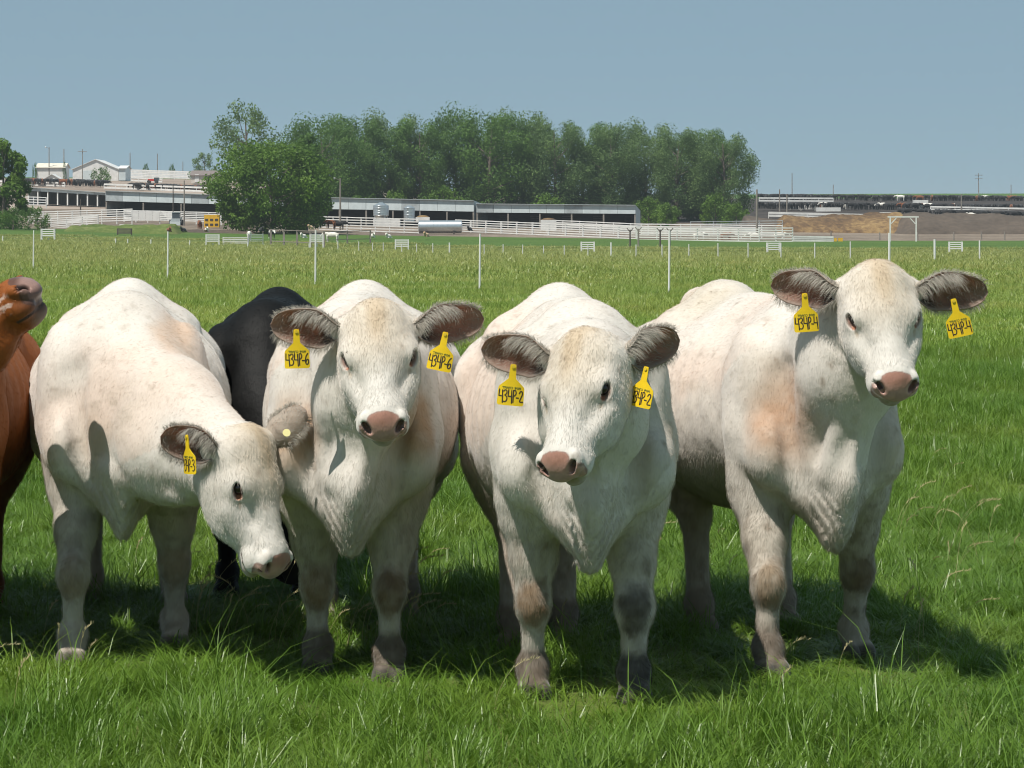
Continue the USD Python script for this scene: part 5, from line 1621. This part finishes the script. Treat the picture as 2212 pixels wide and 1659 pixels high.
single = [(430, 495, 352, 'red', 0, -1.6, 'red cow standing between the loader and the yellow feeder'), (447, 505, 318, 'redwhite', 1, 0.2, 'red and white cow lying on the bare earth below the yellow feeder'), (367, 505, 318, 'red', 1, 0.1, 'red cow lying on the bare earth left of the dark one'),
          (392, 505, 318, 'black', 1, 0.1, 'dark cow lying on the bare earth below the loader'), (538, 521, 300, 'white', 0, -1.5, 'white cow standing end on under the left of the front tree'), (567, 504, 330, 'black', 1, 0.2, 'dark cow lying under the front tree'),
          (590, 516, 308, 'blackwhite', 0, -1.2, 'black cow with a white face under the front tree'), (652, 519, 304, 'white', 1, 3.1, 'white cow lying right of the trunk of the front tree'), (706, 523, 300, 'white', 0, 2.9, 'white cow side on by the grey fence right of the front tree'),
          (668, 500, 332, 'tan', 1, 0.1, 'tan cow lying behind the grey fence right of the front tree'), (707, 494, 345, 'red', 0, 2.5, 'red cow standing in shade right of the front tree'), (742, 497, 345, 'black', 0, 0.15, 'black cow side on in the yard right of the lamp pole'),
          (807, 518, 318, 'white', 1, -1.4, 'white cow lying end on beyond the pasture, left of a pair'), (836, 519, 316, 'white', 1, 3.0, 'white cow lying side on beyond the pasture, right of a pair'), (918, 516, 322, 'tan', 1, 0.2, 'tan cow lying in grass below the metal tank'),
          (1012, 503, 350, 'black', 1, 0.1, 'dark cow lying behind the fence right of the metal tank'), (1577, 521, 345, 'red', 0, 0.4, 'red cow behind the white pens below the tree row'), (1620, 522, 345, 'white', 0, 3.0, 'white cow behind the white pens, right of the red one'), (2089, 474, 445, 'white', 0, 3.05, 'white cow on the dark slope near the right edge'),
          (1520, 521, 345, 'white', 0, 0.2, 'white cow behind the white pens, left of the red one'), (1695, 521, 345, 'white', 0, 0.0, 'white cow behind the tall pen by the wooden pole')]
for x, y, Y, kind, ly, rot, lab in single:
    far_cow(kind, ly, gp(x, y - (4 if ly else 0), Y), rot if not ly else (-1.2 if x % 2 else -1.9), lab, size=0.62 if ly else 0.82)
_r = np.random.default_rng(5)
rows = [(1640, 2212, 432, 436, 610, 130, 'black cattle in the upper line on the right slope'), (1640, 2212, 451, 456, 530, 115, 'black cattle in the lower line on the right slope'), (1960, 2212, 467, 474, 470, 26, 'black cattle in the line above the right heap'),
        (40, 235, 398, 403, 578, 60, 'black cattle in the upper line on the left hill'), (292, 445, 409, 415, 556, 46, 'black cattle in the line above the long shed')]
for x0, x1, y0, y1, Y, n, grp in rows:
    for i in range(n):
        f = (i + _r.uniform(-0.45, 0.45)) / n
        k = _r.choice(['black'] * 22 + ['red', 'white'] if 'right' in grp else ['black', 'black', 'black', 'black', 'red'])
        kind = 'black' if k == 'black' else k
        if kind == 'black':
            lab, g = f"black cow in the line of cattle {grp.split(' in the ')[1]}".replace('cow in the line of cattle', 'cow standing in the'), grp
            lab = 'black cow among the cattle of the ' + grp.split('in the ')[1]
        else:
            lab, g = f'{kind} cow among the black cattle of the ' + grp.split('in the ')[1], f'{kind} cows in the ' + grp.split('in the ')[1]
        x = x0 + (x1 - x0) * f
        far_cow(kind, 0, gp(x, y0 + (y1 - y0) * f + _r.uniform(-0.8, 0.8), Y + _r.uniform(-4, 4)), _r.choice([1.5, -1.5, 0.1, 3.0]) + _r.normal(0, 0.35), lab, g)

# ---- thin summer haze over the whole place
M_haze = usdkit.material(stage, '/World/Looks/haze_air', {'v': ('principled_volume', {'color': (0.86, 0.94, 1.0), 'density': 0.00016, 'anisotropy': 0.2})}, [], volume='v.volume')
tag(obj('haze', box((9400.0, 9400.0, 40.0), (0, 4300.0, 14.0)), M_haze), 'thin pale summer haze over the farm', 'haze', kind='stuff')

# ------------------------------------------------------------------ the six animals in the foreground
EARS_L = lambda: None


def place(front, hind, heading):
    """Local (x, y) of hooves from world (X, Y)."""
    a = heading - math.pi / 2
    c = np.mean([f[:2] for f in front], 0)
    R = np.array([[math.cos(a), -math.sin(a)], [math.sin(a), math.cos(a)]])
    return c, [tuple(R.T @ (np.array(p[:2]) - c)) for p in (*front, *hind)]


def ground_px(x, y):
    Y = 6100 * CAM_H / (y - 490)
    return np.array([(x - 1106) * Y / 6100, Y])


EARHAIR = lambda: [[(M_hair_white, 620, 'rim', 0.026, 0.40), (M_hair_grey, 460, 'rim', 0.024, 0.45), (M_hair_white, 340, 'upper', 0.055, 0.24), (M_hair_grey, 200, 'upper', 0.045, 0.28), (M_hair_tan, 420, 'inside', 0.018, 0.5), (M_hair_white, 160, 'inside', 0.022, 0.5), (M_hair_white, 420, 'outer', 0.015, 0.30), (M_hair_tan, 160, 'outer', 0.017, 0.30)]] * 2
WHITE = (0.59, 0.545, 0.49)
TAN = (0.40, 0.255, 0.145)
PINK = (0.54, 0.40, 0.32)
SOCK_D, SOCK_B = (0.06, 0.050, 0.043), (0.115, 0.088, 0.064)

# 2: head straight at the camera, tags 434P-6
hd = 0.02
front = [ground_px(842, 1478), ground_px(686, 1466)]
c, feet = place(front, [], hd)
feet = feet + [(-1.42, 0.15), (-1.30, -0.16)]
COW2 = dict(seed=2, heading=hd, loc=c, feet=feet, poll=px(812, 650, 8.88), dir=(0.075, -0.58, -0.81), head=0.95, girth=0.95, face=(0.02, -0.86, 0.52),
            ears=[(-1, (-1.0, 0.02, 0.04), (0.10, -1.0, -0.22)), (1, (1.0, 0.05, 0.08), (-0.12, -1.0, -0.25))], ear_hair=EARHAIR(),
            tags=[dict(at=px(640, 716, 8.83), down=(0.03, 0.0, -1), facing=(0.05, -1, 0.1), text='434P-6', label='yellow ear tag with handwritten number under the left-hand ear'),
                  dict(at=px(962, 722, 8.83), down=(-0.20, 0.0, -1), facing=(-0.15, -1, 0.12), text='434P-6')],
            base=WHITE, mat=M_coat, fur=60000, knee=[(0.20, 0.13, 0.075), (0.27, 0.18, 0.10)], sock=[SOCK_B, SOCK_B, SOCK_D, SOCK_D], dirt=0.8,
            patches=[((0.22, 0.20, 0.88), (0.17, 0.14, 0.20), TAN, 1.1), ((0.22, -0.20, 0.84), (0.17, 0.15, 0.20), TAN, 1.1), ((0.1, 0.1, 0.62), (0.2, 0.3, 0.14), TAN, 0.35)],
            label='white cow facing the camera squarely, with two ear tags numbered 434P-6')

# 1: head turned away to the side and hung low
hd = 0.12
front = [ground_px(377, 1405), ground_px(157, 1440)]
c, feet = place(front, [], hd)
feet = feet + [(-1.34, 0.17), (-1.44, -0.16)]
COW1 = dict(seed=1, heading=hd, loc=c, feet=feet, poll=px(553, 926, 9.02), dir=(0.25, -0.22, -0.94), face=(0.83, -0.50, 0.24), head=0.96, girth=1.05, neck_side=1, ear_len=0.205, ear_w=0.062,
            ears=[(-1, (-0.85, -0.35, 0.22), (0.35, -0.9, -0.25)), (1, (0.80, -0.05, 0.60), (0.25, 0.9, -0.3))], ear_hair=EARHAIR(),
            tags=[dict(at=px(404, 944, 8.80), down=(0.06, 0.0, -1), facing=(-0.80, -0.55, 0.15), text='434P-3')], button=px(619, 935, 8.99),
            base=WHITE, mat=M_coat, fur=60000, knee=[(0.42, 0.33, 0.24), (0.33, 0.25, 0.18)], sock=[(0.4, 0.33, 0.25)] * 4, sock_amt=[0.3] * 4, dirt=0.7,
            patches=[((0.12, 0.17, 1.10), (0.32, 0.10, 0.17), (0.50, 0.32, 0.20), 0.85), ((0.25, 0.02, 0.80), (0.17, 0.24, 0.16), TAN, 0.85), ((0.30, -0.06, 0.86), (0.2, 0.2, 0.2), PINK, 0.4)],
            label='white cow with its head turned sideways and hung low, at the left of the four')

# 3: head turned a little aside, tags 434P-2
hd = 0.05
front = [ground_px(1370, 1525), ground_px(1150, 1515)]
c, feet = place(front, [ground_px(1216, 1396), ground_px(1108, 1408)], hd)
COW3 = dict(seed=3, heading=hd, loc=c, feet=feet, poll=px(1250, 714, 8.42), dir=(-0.20, -0.50, -0.845), face=(-0.50, -0.72, 0.48), head=0.95, girth=0.93,
            ears=[(-1, (-0.95, 0.15, 0.10), (-0.02, -1.0, -0.24)), (1, (0.78, 0.42, 0.14), (-0.45, -1.0, -0.22))], ear_hair=EARHAIR(),
            tags=[dict(at=px(1109, 792, 8.36), down=(-0.09, 0.0, -1), facing=(0.05, -1, 0.1), text='434P-2'),
                  dict(at=px(1396, 797, 8.40), down=(-0.20, 0.0, -1), facing=(-0.62, -0.8, 0.1), text='434P-2')],
            base=WHITE, mat=M_coat, fur=60000, knee=[(0.105, 0.085, 0.07), (0.23, 0.145, 0.075)], sock=[SOCK_D, SOCK_B, SOCK_D, SOCK_B], dirt=0.7,
            patches=[((0.1, 0.30, 0.86), (0.14, 0.1, 0.2), (0.36, 0.26, 0.165), 0.65), ((0.22, 0.16, 0.85), (0.10, 0.1, 0.18), (0.42, 0.35, 0.25), 0.5)],
            label='white cow with its head turned slightly aside and ear tags numbered 434P-2')

# 4: head held high, tags 434P-4
hd = 0.20
front = [ground_px(1845, 1425), ground_px(1660, 1468)]
c, feet = place(front, [ground_px(1692, 1362), ground_px(1512, 1372)], hd)
COW4 = dict(seed=4, heading=hd, loc=c, feet=feet, poll=px(1897, 566, 9.0), dir=(0.075, -0.56, -0.825), face=(0.05, -0.82, 0.55), head=0.95, ear_len=0.285, brisket=-0.02, prepuce=True,
            ears=[(-1, (-1.0, 0.45, 0.02), (-0.3, -1.0, -0.24)), (1, (1.0, 0.0, -0.06), (-0.1, -1.0, -0.20))], ear_hair=EARHAIR(),
            tags=[dict(at=px(1738, 638, 8.92), down=(0.07, 0.0, -1), facing=(0.05, -1, 0.1), text='434P-4'),
                  dict(at=px(2060, 650, 8.92), down=(0.22, 0.0, -1), facing=(-0.1, -1, 0.12), text='434P-4')],
            base=WHITE, mat=M_coat, fur=60000, knee=[(0.20, 0.14, 0.085), (0.27, 0.185, 0.105)], sock=[(0.3, 0.25, 0.19), SOCK_B, SOCK_B, SOCK_B], sock_amt=[0.5, 0.9, 0.9, 0.9], dirt=0.95,
            patches=[((0.22, -0.17, 0.88), (0.22, 0.17, 0.24), (0.40, 0.25, 0.16), 1.1), ((0.12, -0.22, 1.0), (0.2, 0.12, 0.16), (0.36, 0.30, 0.23), 0.55), ((0.15, 0.25, 0.8), (0.2, 0.1, 0.2), TAN, 0.4), ((-1.1, -0.1, 1.2), (0.5, 0.25, 0.15), (0.46, 0.38, 0.26), 0.6)],
            label='white cow holding its head high, with ear tags numbered 434P-4')

# the red one that reaches in from the left
RED = (0.225, 0.066, 0.013)
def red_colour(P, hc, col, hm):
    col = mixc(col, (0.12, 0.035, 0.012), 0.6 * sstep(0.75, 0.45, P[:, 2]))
    m = blob(hc, (0.46, 0, -0.10), (0.10, 0.12, 0.11))
    col = mixc(col, (0.10, 0.06, 0.05), hm * m * 0.75)
    col = mixc(col, (0.30, 0.185, 0.155), hm * blob(hc, (0.47, 0, -0.05), (0.05, 0.09, 0.045)) * 0.9)
    for e in (1, -1):
        col = mixc(col, (0.05, 0.025, 0.02), hm * blob(hc, (0.456, e * 0.0405, -0.055), (0.022, 0.016, 0.024)) * 0.9)
        sp = sstep(0.5, 0.62, fb(hc, 75, 91)) * blob(hc, (0.385, e * 0.065, -0.06), (0.045, 0.04, 0.045))
        col = mixc(col, (0.62, 0.52, 0.46), hm * sp * 0.6)
    return col
c = np.array([-2.03, 9.66])
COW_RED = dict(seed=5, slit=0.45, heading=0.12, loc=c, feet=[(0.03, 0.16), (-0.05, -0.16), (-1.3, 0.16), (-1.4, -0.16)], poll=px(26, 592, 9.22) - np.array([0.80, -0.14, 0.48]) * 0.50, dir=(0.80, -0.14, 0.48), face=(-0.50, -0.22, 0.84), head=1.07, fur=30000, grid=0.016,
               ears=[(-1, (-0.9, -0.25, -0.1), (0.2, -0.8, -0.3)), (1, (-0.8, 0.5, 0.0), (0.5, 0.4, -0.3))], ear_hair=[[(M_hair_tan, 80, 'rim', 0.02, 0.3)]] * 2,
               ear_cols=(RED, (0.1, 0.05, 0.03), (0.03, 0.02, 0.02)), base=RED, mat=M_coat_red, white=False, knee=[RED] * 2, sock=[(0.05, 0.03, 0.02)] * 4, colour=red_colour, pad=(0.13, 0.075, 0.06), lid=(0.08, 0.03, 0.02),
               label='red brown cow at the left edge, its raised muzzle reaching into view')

# the black one behind
BLK = (0.0038, 0.0035, 0.0034)
c = np.array([-0.99, 11.35])
COW_BLACK = dict(seed=6, heading=0.03, size=0.95, loc=c, feet=[(0.02, 0.16), (-0.10, -0.17), (-1.35, 0.16), (-1.40, -0.16)], poll=np.array([-0.88, 10.85, 0.62]), dir=(0.12, -0.25, -0.96), face=(0.1, -0.94, 0.25), head=0.98,
                 ears=[(-1, (-0.9, 0.1, -0.15), (0.1, -1, -0.2)), (1, (0.9, 0.1, -0.15), (-0.1, -1, -0.2))], ear_hair=[[(M_hair_dark, 80, 'rim', 0.02, 0.3)]] * 2,
                 ear_cols=(BLK, BLK, BLK), base=BLK, mat=M_coat_black, white=False, fur=30000, knee=[BLK] * 2, sock=[BLK] * 4, pad=(0.02, 0.018, 0.018), lid=BLK, canthus=BLK, grid=0.016,
                 label='black cow standing behind, between two white cows, its head hidden')
HOOVES = []
HERD = {2: COW2, 1: COW1, 3: COW3, 4: COW4, 5: COW_RED, 6: COW_BLACK}
for _k, _spec in HERD.items():
    _a = _spec['heading'] - math.pi / 2
    for _fx, _fy in _spec['feet'][:2]:
        HOOVES.append((_spec['loc'][0] + math.cos(_a) * (_fx + 0.1) - math.sin(_a) * _fy, _spec['loc'][1] + math.sin(_a) * (_fx + 0.1) + math.cos(_a) * _fy))
for _k, _spec in HERD.items():
    if ONLY is None or _k in ONLY:
        _root, _info = build_cow(_spec)
        if _k == 1:
            b = trimesh.creation.cylinder(0.0125, 0.004, sections=20)
            b.apply_transform(trimesh.geometry.align_vectors([0, 0, 1], unit(_info['D']((0.2, -0.9, 0.35)))))
            b.apply_translation(_info['L'](_spec['button']))
            obj('tag_button', b, M_tag_pale, _root, smooth=35)

# ------------------------------------------------------------------ grass: one stuff object of blades in tufts, and seed stalks
def blades(n, size, length, width, seed, lean=0.5, segs=2, clump=0.0):
    r = np.random.default_rng(seed)
    P = r.uniform(-size / 2, size / 2, (n, 2))
    if clump:
        k = max(4, int(size * size * 26))
        C = r.uniform(-size / 2, size / 2, (k, 2))
        pick = r.integers(0, k, n)
        own = r.random(n) < clump
        P[own] = C[pick[own]] + r.normal(0, 0.035, (own.sum(), 2))
        lenk = r.uniform(0.65, 1.35, k)
        f = np.where(own, lenk[pick], 0.8)
        az0 = r.uniform(0, 2 * np.pi, k)[pick]
    else:
        f, az0 = np.ones(n), r.uniform(0, 2 * np.pi, n)
    L = r.uniform(length[0], length[1], n) * f
    L = np.where(r.random(n) < 0.05, L * 1.9, L)
    az = az0 + r.normal(0, 1.5, n)
    ln = np.abs(r.normal(lean, 0.30, n)) * L
    d = np.stack([np.cos(az), np.sin(az)], 1)
    w = width * r.uniform(0.6, 1.3, n)
    th = az + np.pi / 2 + r.normal(0, 0.35, n)
    s = np.stack([np.cos(th), np.sin(th)], 1)
    V, F = [], []
    ts = np.linspace(0, 1, segs + 1)
    rows = []
    for i, t in enumerate(ts):
        c = np.concatenate([P + d * (ln * t ** 1.8)[:, None], (L * (t - 0.30 * np.clip(ln / L, 0, 1.4) * t ** 3))[:, None]], 1)
        if i < segs:
            hw = (w * (1 - 0.55 * t) / 2)[:, None] * np.concatenate([s, np.zeros((n, 1))], 1)
            rows.append(c - hw); rows.append(c + hw)
        else:
            rows.append(c)
    V = np.stack(rows, 1)                     # n, 2*segs+1, 3
    m = V.shape[1]
    o = np.arange(n)[:, None] * m
    F = []
    for i in range(segs - 1):
        a = 2 * i
        F += [o + np.array([[a, a + 1, a + 3]]), o + np.array([[a, a + 3, a + 2]])]
    a = 2 * (segs - 1)
    F.append(o + np.array([[a, a + 1, a + 2]]))
    return V.reshape(-1, 3), np.vstack(F)


def grass_look(name, ramp, ripe, trans=0.38):
    """Blade colours by blade, patchy in world space, riper and yellower where the pasture is ungrazed beyond the herd."""
    return usdkit.material(stage, f'/World/Looks/{name}', {
        'g': ('geometry', {}), 'r': ('rgb_ramp', {'ramp': ramp}), 'rr': ('rgb_ramp', {'ramp': ripe}), 'n': ('noise_texture', {'scale': 0.9, 'detail': 3.0}), 'n2': ('noise_texture', {'scale': 0.28, 'detail': 4.0}),
        'rn': ('rgb_ramp', {'ramp': [(0.30, (0.60, 0.74, 0.55)), (0.50, (1.0, 1.0, 1.0)), (0.70, (1.40, 1.14, 1.10))]}),
        'ad': ('math', {'math_type': 'multiply_add', 'value2': 0.5}), 'ad2': ('math', {'math_type': 'multiply', 'value2': 0.5}),
        'sx': ('separate_xyz', {}), 'yy': ('math', {'math_type': 'multiply_add', 'value2': 110.0}), 'mr': ('map_range', {'from_min': 88.0, 'from_max': 185.0, 'clamp': True}), 'rm': ('mix', {}),
        'mx': ('mix', {'mix_type': 'multiply', 'fac': 1.0}),
        'p': ('principled_bsdf', {'roughness': 0.38, 'specular_ior_level': 0.5}), 't': ('translucent_bsdf', {}), 'm': ('mix_closure', {'fac': trans})},
        [('g.random_per_island', 'r.fac'), ('g.random_per_island', 'rr.fac'), ('g.position', 'n.vector'), ('g.position', 'n2.vector'), ('n2.fac', 'ad2.value1'), ('ad2.value', 'ad.value3'), ('n.fac', 'ad.value1'), ('ad.value', 'rn.fac'),
         ('g.position', 'sx.vector'), ('n2.fac', 'yy.value1'), ('sx.y', 'yy.value3'), ('yy.value', 'mr.value'), ('mr.result', 'rm.fac'), ('r.color', 'rm.color1'), ('rr.color', 'rm.color2'),
         ('rm.color', 'mx.color1'), ('rn.color', 'mx.color2'), ('mx.color', 'p.base_color'), ('mx.color', 't.color'), ('p.BSDF', 'm.closure1'), ('t.BSDF', 'm.closure2')], surface='m.closure')


_LUSH = [(0.0, (0.13, 0.23, 0.025)), (0.22, (0.36, 0.56, 0.060)), (0.48, (0.60, 0.78, 0.11)), (0.74, (0.76, 0.84, 0.19)), (0.87, (0.82, 0.76, 0.32)), (1.0, (0.84, 0.76, 0.52))]
_RIPE = [(0.0, (0.32, 0.36, 0.10)), (0.5, (0.49, 0.50, 0.16)), (0.8, (0.58, 0.55, 0.22)), (1.0, (0.66, 0.58, 0.35))]
M_grass = grass_look('grass_look', _LUSH, _RIPE)
M_grass_far = grass_look('grass_far_look', [(0.0, (0.22, 0.32, 0.050)), (0.5, (0.30, 0.395, 0.070)), (1.0, (0.38, 0.445, 0.105))], [(0.0, (0.31, 0.345, 0.105)), (0.5, (0.35, 0.37, 0.125)), (1.0, (0.40, 0.395, 0.155))])
M_straw = hair_material('seed_straw', (0.36, 0.31, 0.16), 0.7)


def instancer(name, protos, pts, idx, quats, scales, parent):
    pi = UsdGeom.PointInstancer.Define(stage, numbered(path_of(parent), name))
    base = str(pi.GetPath()) + '/tufts'
    UsdGeom.Scope.Define(stage, base)
    rel = pi.CreatePrototypesRel()
    for k, (m, mat) in enumerate(protos):
        p = usdkit.mesh(stage, f'{base}/tuft_{k:03d}', m, mat)
        rel.AddTarget(p.GetPath())
    pi.CreatePositionsAttr(Vt.Vec3fArray.FromNumpy(np.asarray(pts, np.float32)))
    pi.CreateProtoIndicesAttr(Vt.IntArray.FromNumpy(np.asarray(idx, np.int32)))
    pi.CreateOrientationsAttr(Vt.QuathArray([Gf.Quath(float(math.cos(a / 2)), 0.0, 0.0, float(math.sin(a / 2))) for a in quats]))
    pi.CreateScalesAttr(Vt.Vec3fArray.FromNumpy(np.asarray(scales, np.float32)))
    return pi


if GRASS:
    _r = np.random.default_rng(77)
    zones = [  # from, to, tile, blades, lengths, width, variants, look, lean, height spread
        (5.8, 16.5, 0.50, 2000, (0.03, 0.14), 0.0040, 8, M_grass, 0.95),
        (16.5, 34.0, 0.90, 3200, (0.04, 0.15), 0.0050, 5, M_grass, 0.8),
        (34.0, 75.0, 2.2, 2900, (0.05, 0.17), 0.013, 4, M_grass_far, 0.75),
        (75.0, 160.0, 5.0, 3600, (0.08, 0.22), 0.030, 3, M_grass_far, 0.7),
        (160.0, 300.0, 9.0, 4200, (0.10, 0.26), 0.055, 3, M_grass_far, 0.7)]
    protos, pts, idx, rot, scl = [], [], [], [], []
    for y0, y1, tile, n, ln, wd, nv, mt, lean in zones:
        k0 = len(protos)
        for v in range(nv):
            protos.append((blades(n, tile * 1.25, ln, wd, 100 + len(protos), lean, 3 if y0 < 6 else 2, 0.55), mt))
        ys = np.arange(y0 + tile / 2, y1, tile)
        for Y in ys:
            hw = 0.20 * Y + 1.0 + tile
            for X in np.arange(-hw, hw, tile):
                x, y = X + _r.uniform(-0.2, 0.2) * tile, Y + _r.uniform(-0.2, 0.2) * tile
                h = 0.62 + 0.85 * float(meshkit.noise(np.array([x * 0.9, y * 0.9, 3.0]), 9)) if y0 < 30 else 0.7 + 0.6 * float(meshkit.noise(np.array([x * 0.2, y * 0.2, 3.0]), 9))
                if y0 < 10:
                    near = min(math.hypot(x - hx, y - hy) for hx, hy in HOOVES) if HOOVES else 9
                    h *= 0.42 + 0.58 * float(sstep(0.15, 0.55, near)) + (0.5 if _r.random() < 0.10 and near > 0.5 else 0.0)
                pts.append((x, y, float(land(x, y) + bumps(x, y)) - 0.004))
                idx.append(k0 + _r.integers(nv)); rot.append(_r.integers(4) * np.pi / 2 + _r.uniform(-0.2, 0.2))
                scl.append((1, 1, h))
    g = instancer('grass', protos, pts, idx, rot, scl, None)
    tag(g, 'green pasture grass under and in front of the cows', 'grass', kind='stuff')

    # seed stalks: thin bent stems with a drooping tan head
    def stalk(seed):
        r = np.random.default_rng(seed)
        H = r.uniform(0.20, 0.38)
        b = r.uniform(0.10, 0.55)
        t = np.linspace(0, 1, 8)
        stem = np.stack([b * H * t ** 2.0, 0 * t, H * (t - 0.25 * b * t ** 3)], 1)
        ms = [tube(stem, np.linspace(0.0008, 0.0005, 8), 4, False)]
        d = unit(stem[-1] - stem[-2])
        for k in range(16):
            s = k / 16
            o = stem[-1] + d * (0.10 * s - 0.03) + np.array([0.03 * s * s, 0, -0.035 * s * s])
            a = r.uniform(0, 6.28)
            e = unit(d + 0.5 * np.array([math.cos(a), math.sin(a), 0.4]) + np.array([0, 0, -0.3 * s]))
            ms.append(tube(np.array([o, o + e * 0.009, o + e * 0.018]), [0.0005, 0.0016, 0.0004], 4, False))
        return cat(ms)
    unit = lambda v: np.asarray(v, float) / np.linalg.norm(v)
    sp = [(stalk(900 + k), M_straw) for k in range(6)]
    pts, idx, rot, scl = [], [], [], []
    spots = [(px_, py_, w, h, n) for px_, py_, w, h, n in (
        (560, 1390, 300, 40, 26), (830, 1420, 110, 40, 12), (150, 1470, 180, 80, 5), (1000, 1560, 900, 60, 4), (1950, 1430, 260, 60, 6), (2050, 1180, 200, 150, 20), (1600, 1250, 500, 200, 14), (300, 1180, 300, 120, 24), (1000, 800, 900, 120, 60))]
    for x0, y0, w, h, n in spots:
        for _ in range(n):
            q = (x0 + _r.normal(0, w / 2), y0 + _r.normal(0, h / 2))
            Y = 6100 * CAM_H / (max(q[1], 700) - 490)
            X = (q[0] - 1106) * Y / 6100
            pts.append((X, Y, float(bumps(X, Y)))); idx.append(_r.integers(6)); rot.append(_r.normal(0.2, 1.0)); scl.append([_r.uniform(0.6, 1.0)] * 3)
    g = instancer('seed_grass', sp, pts, idx, rot, scl, None)
    tag(g, 'tan seed heads on thin stalks standing above the grass', 'seed heads', kind='stuff')
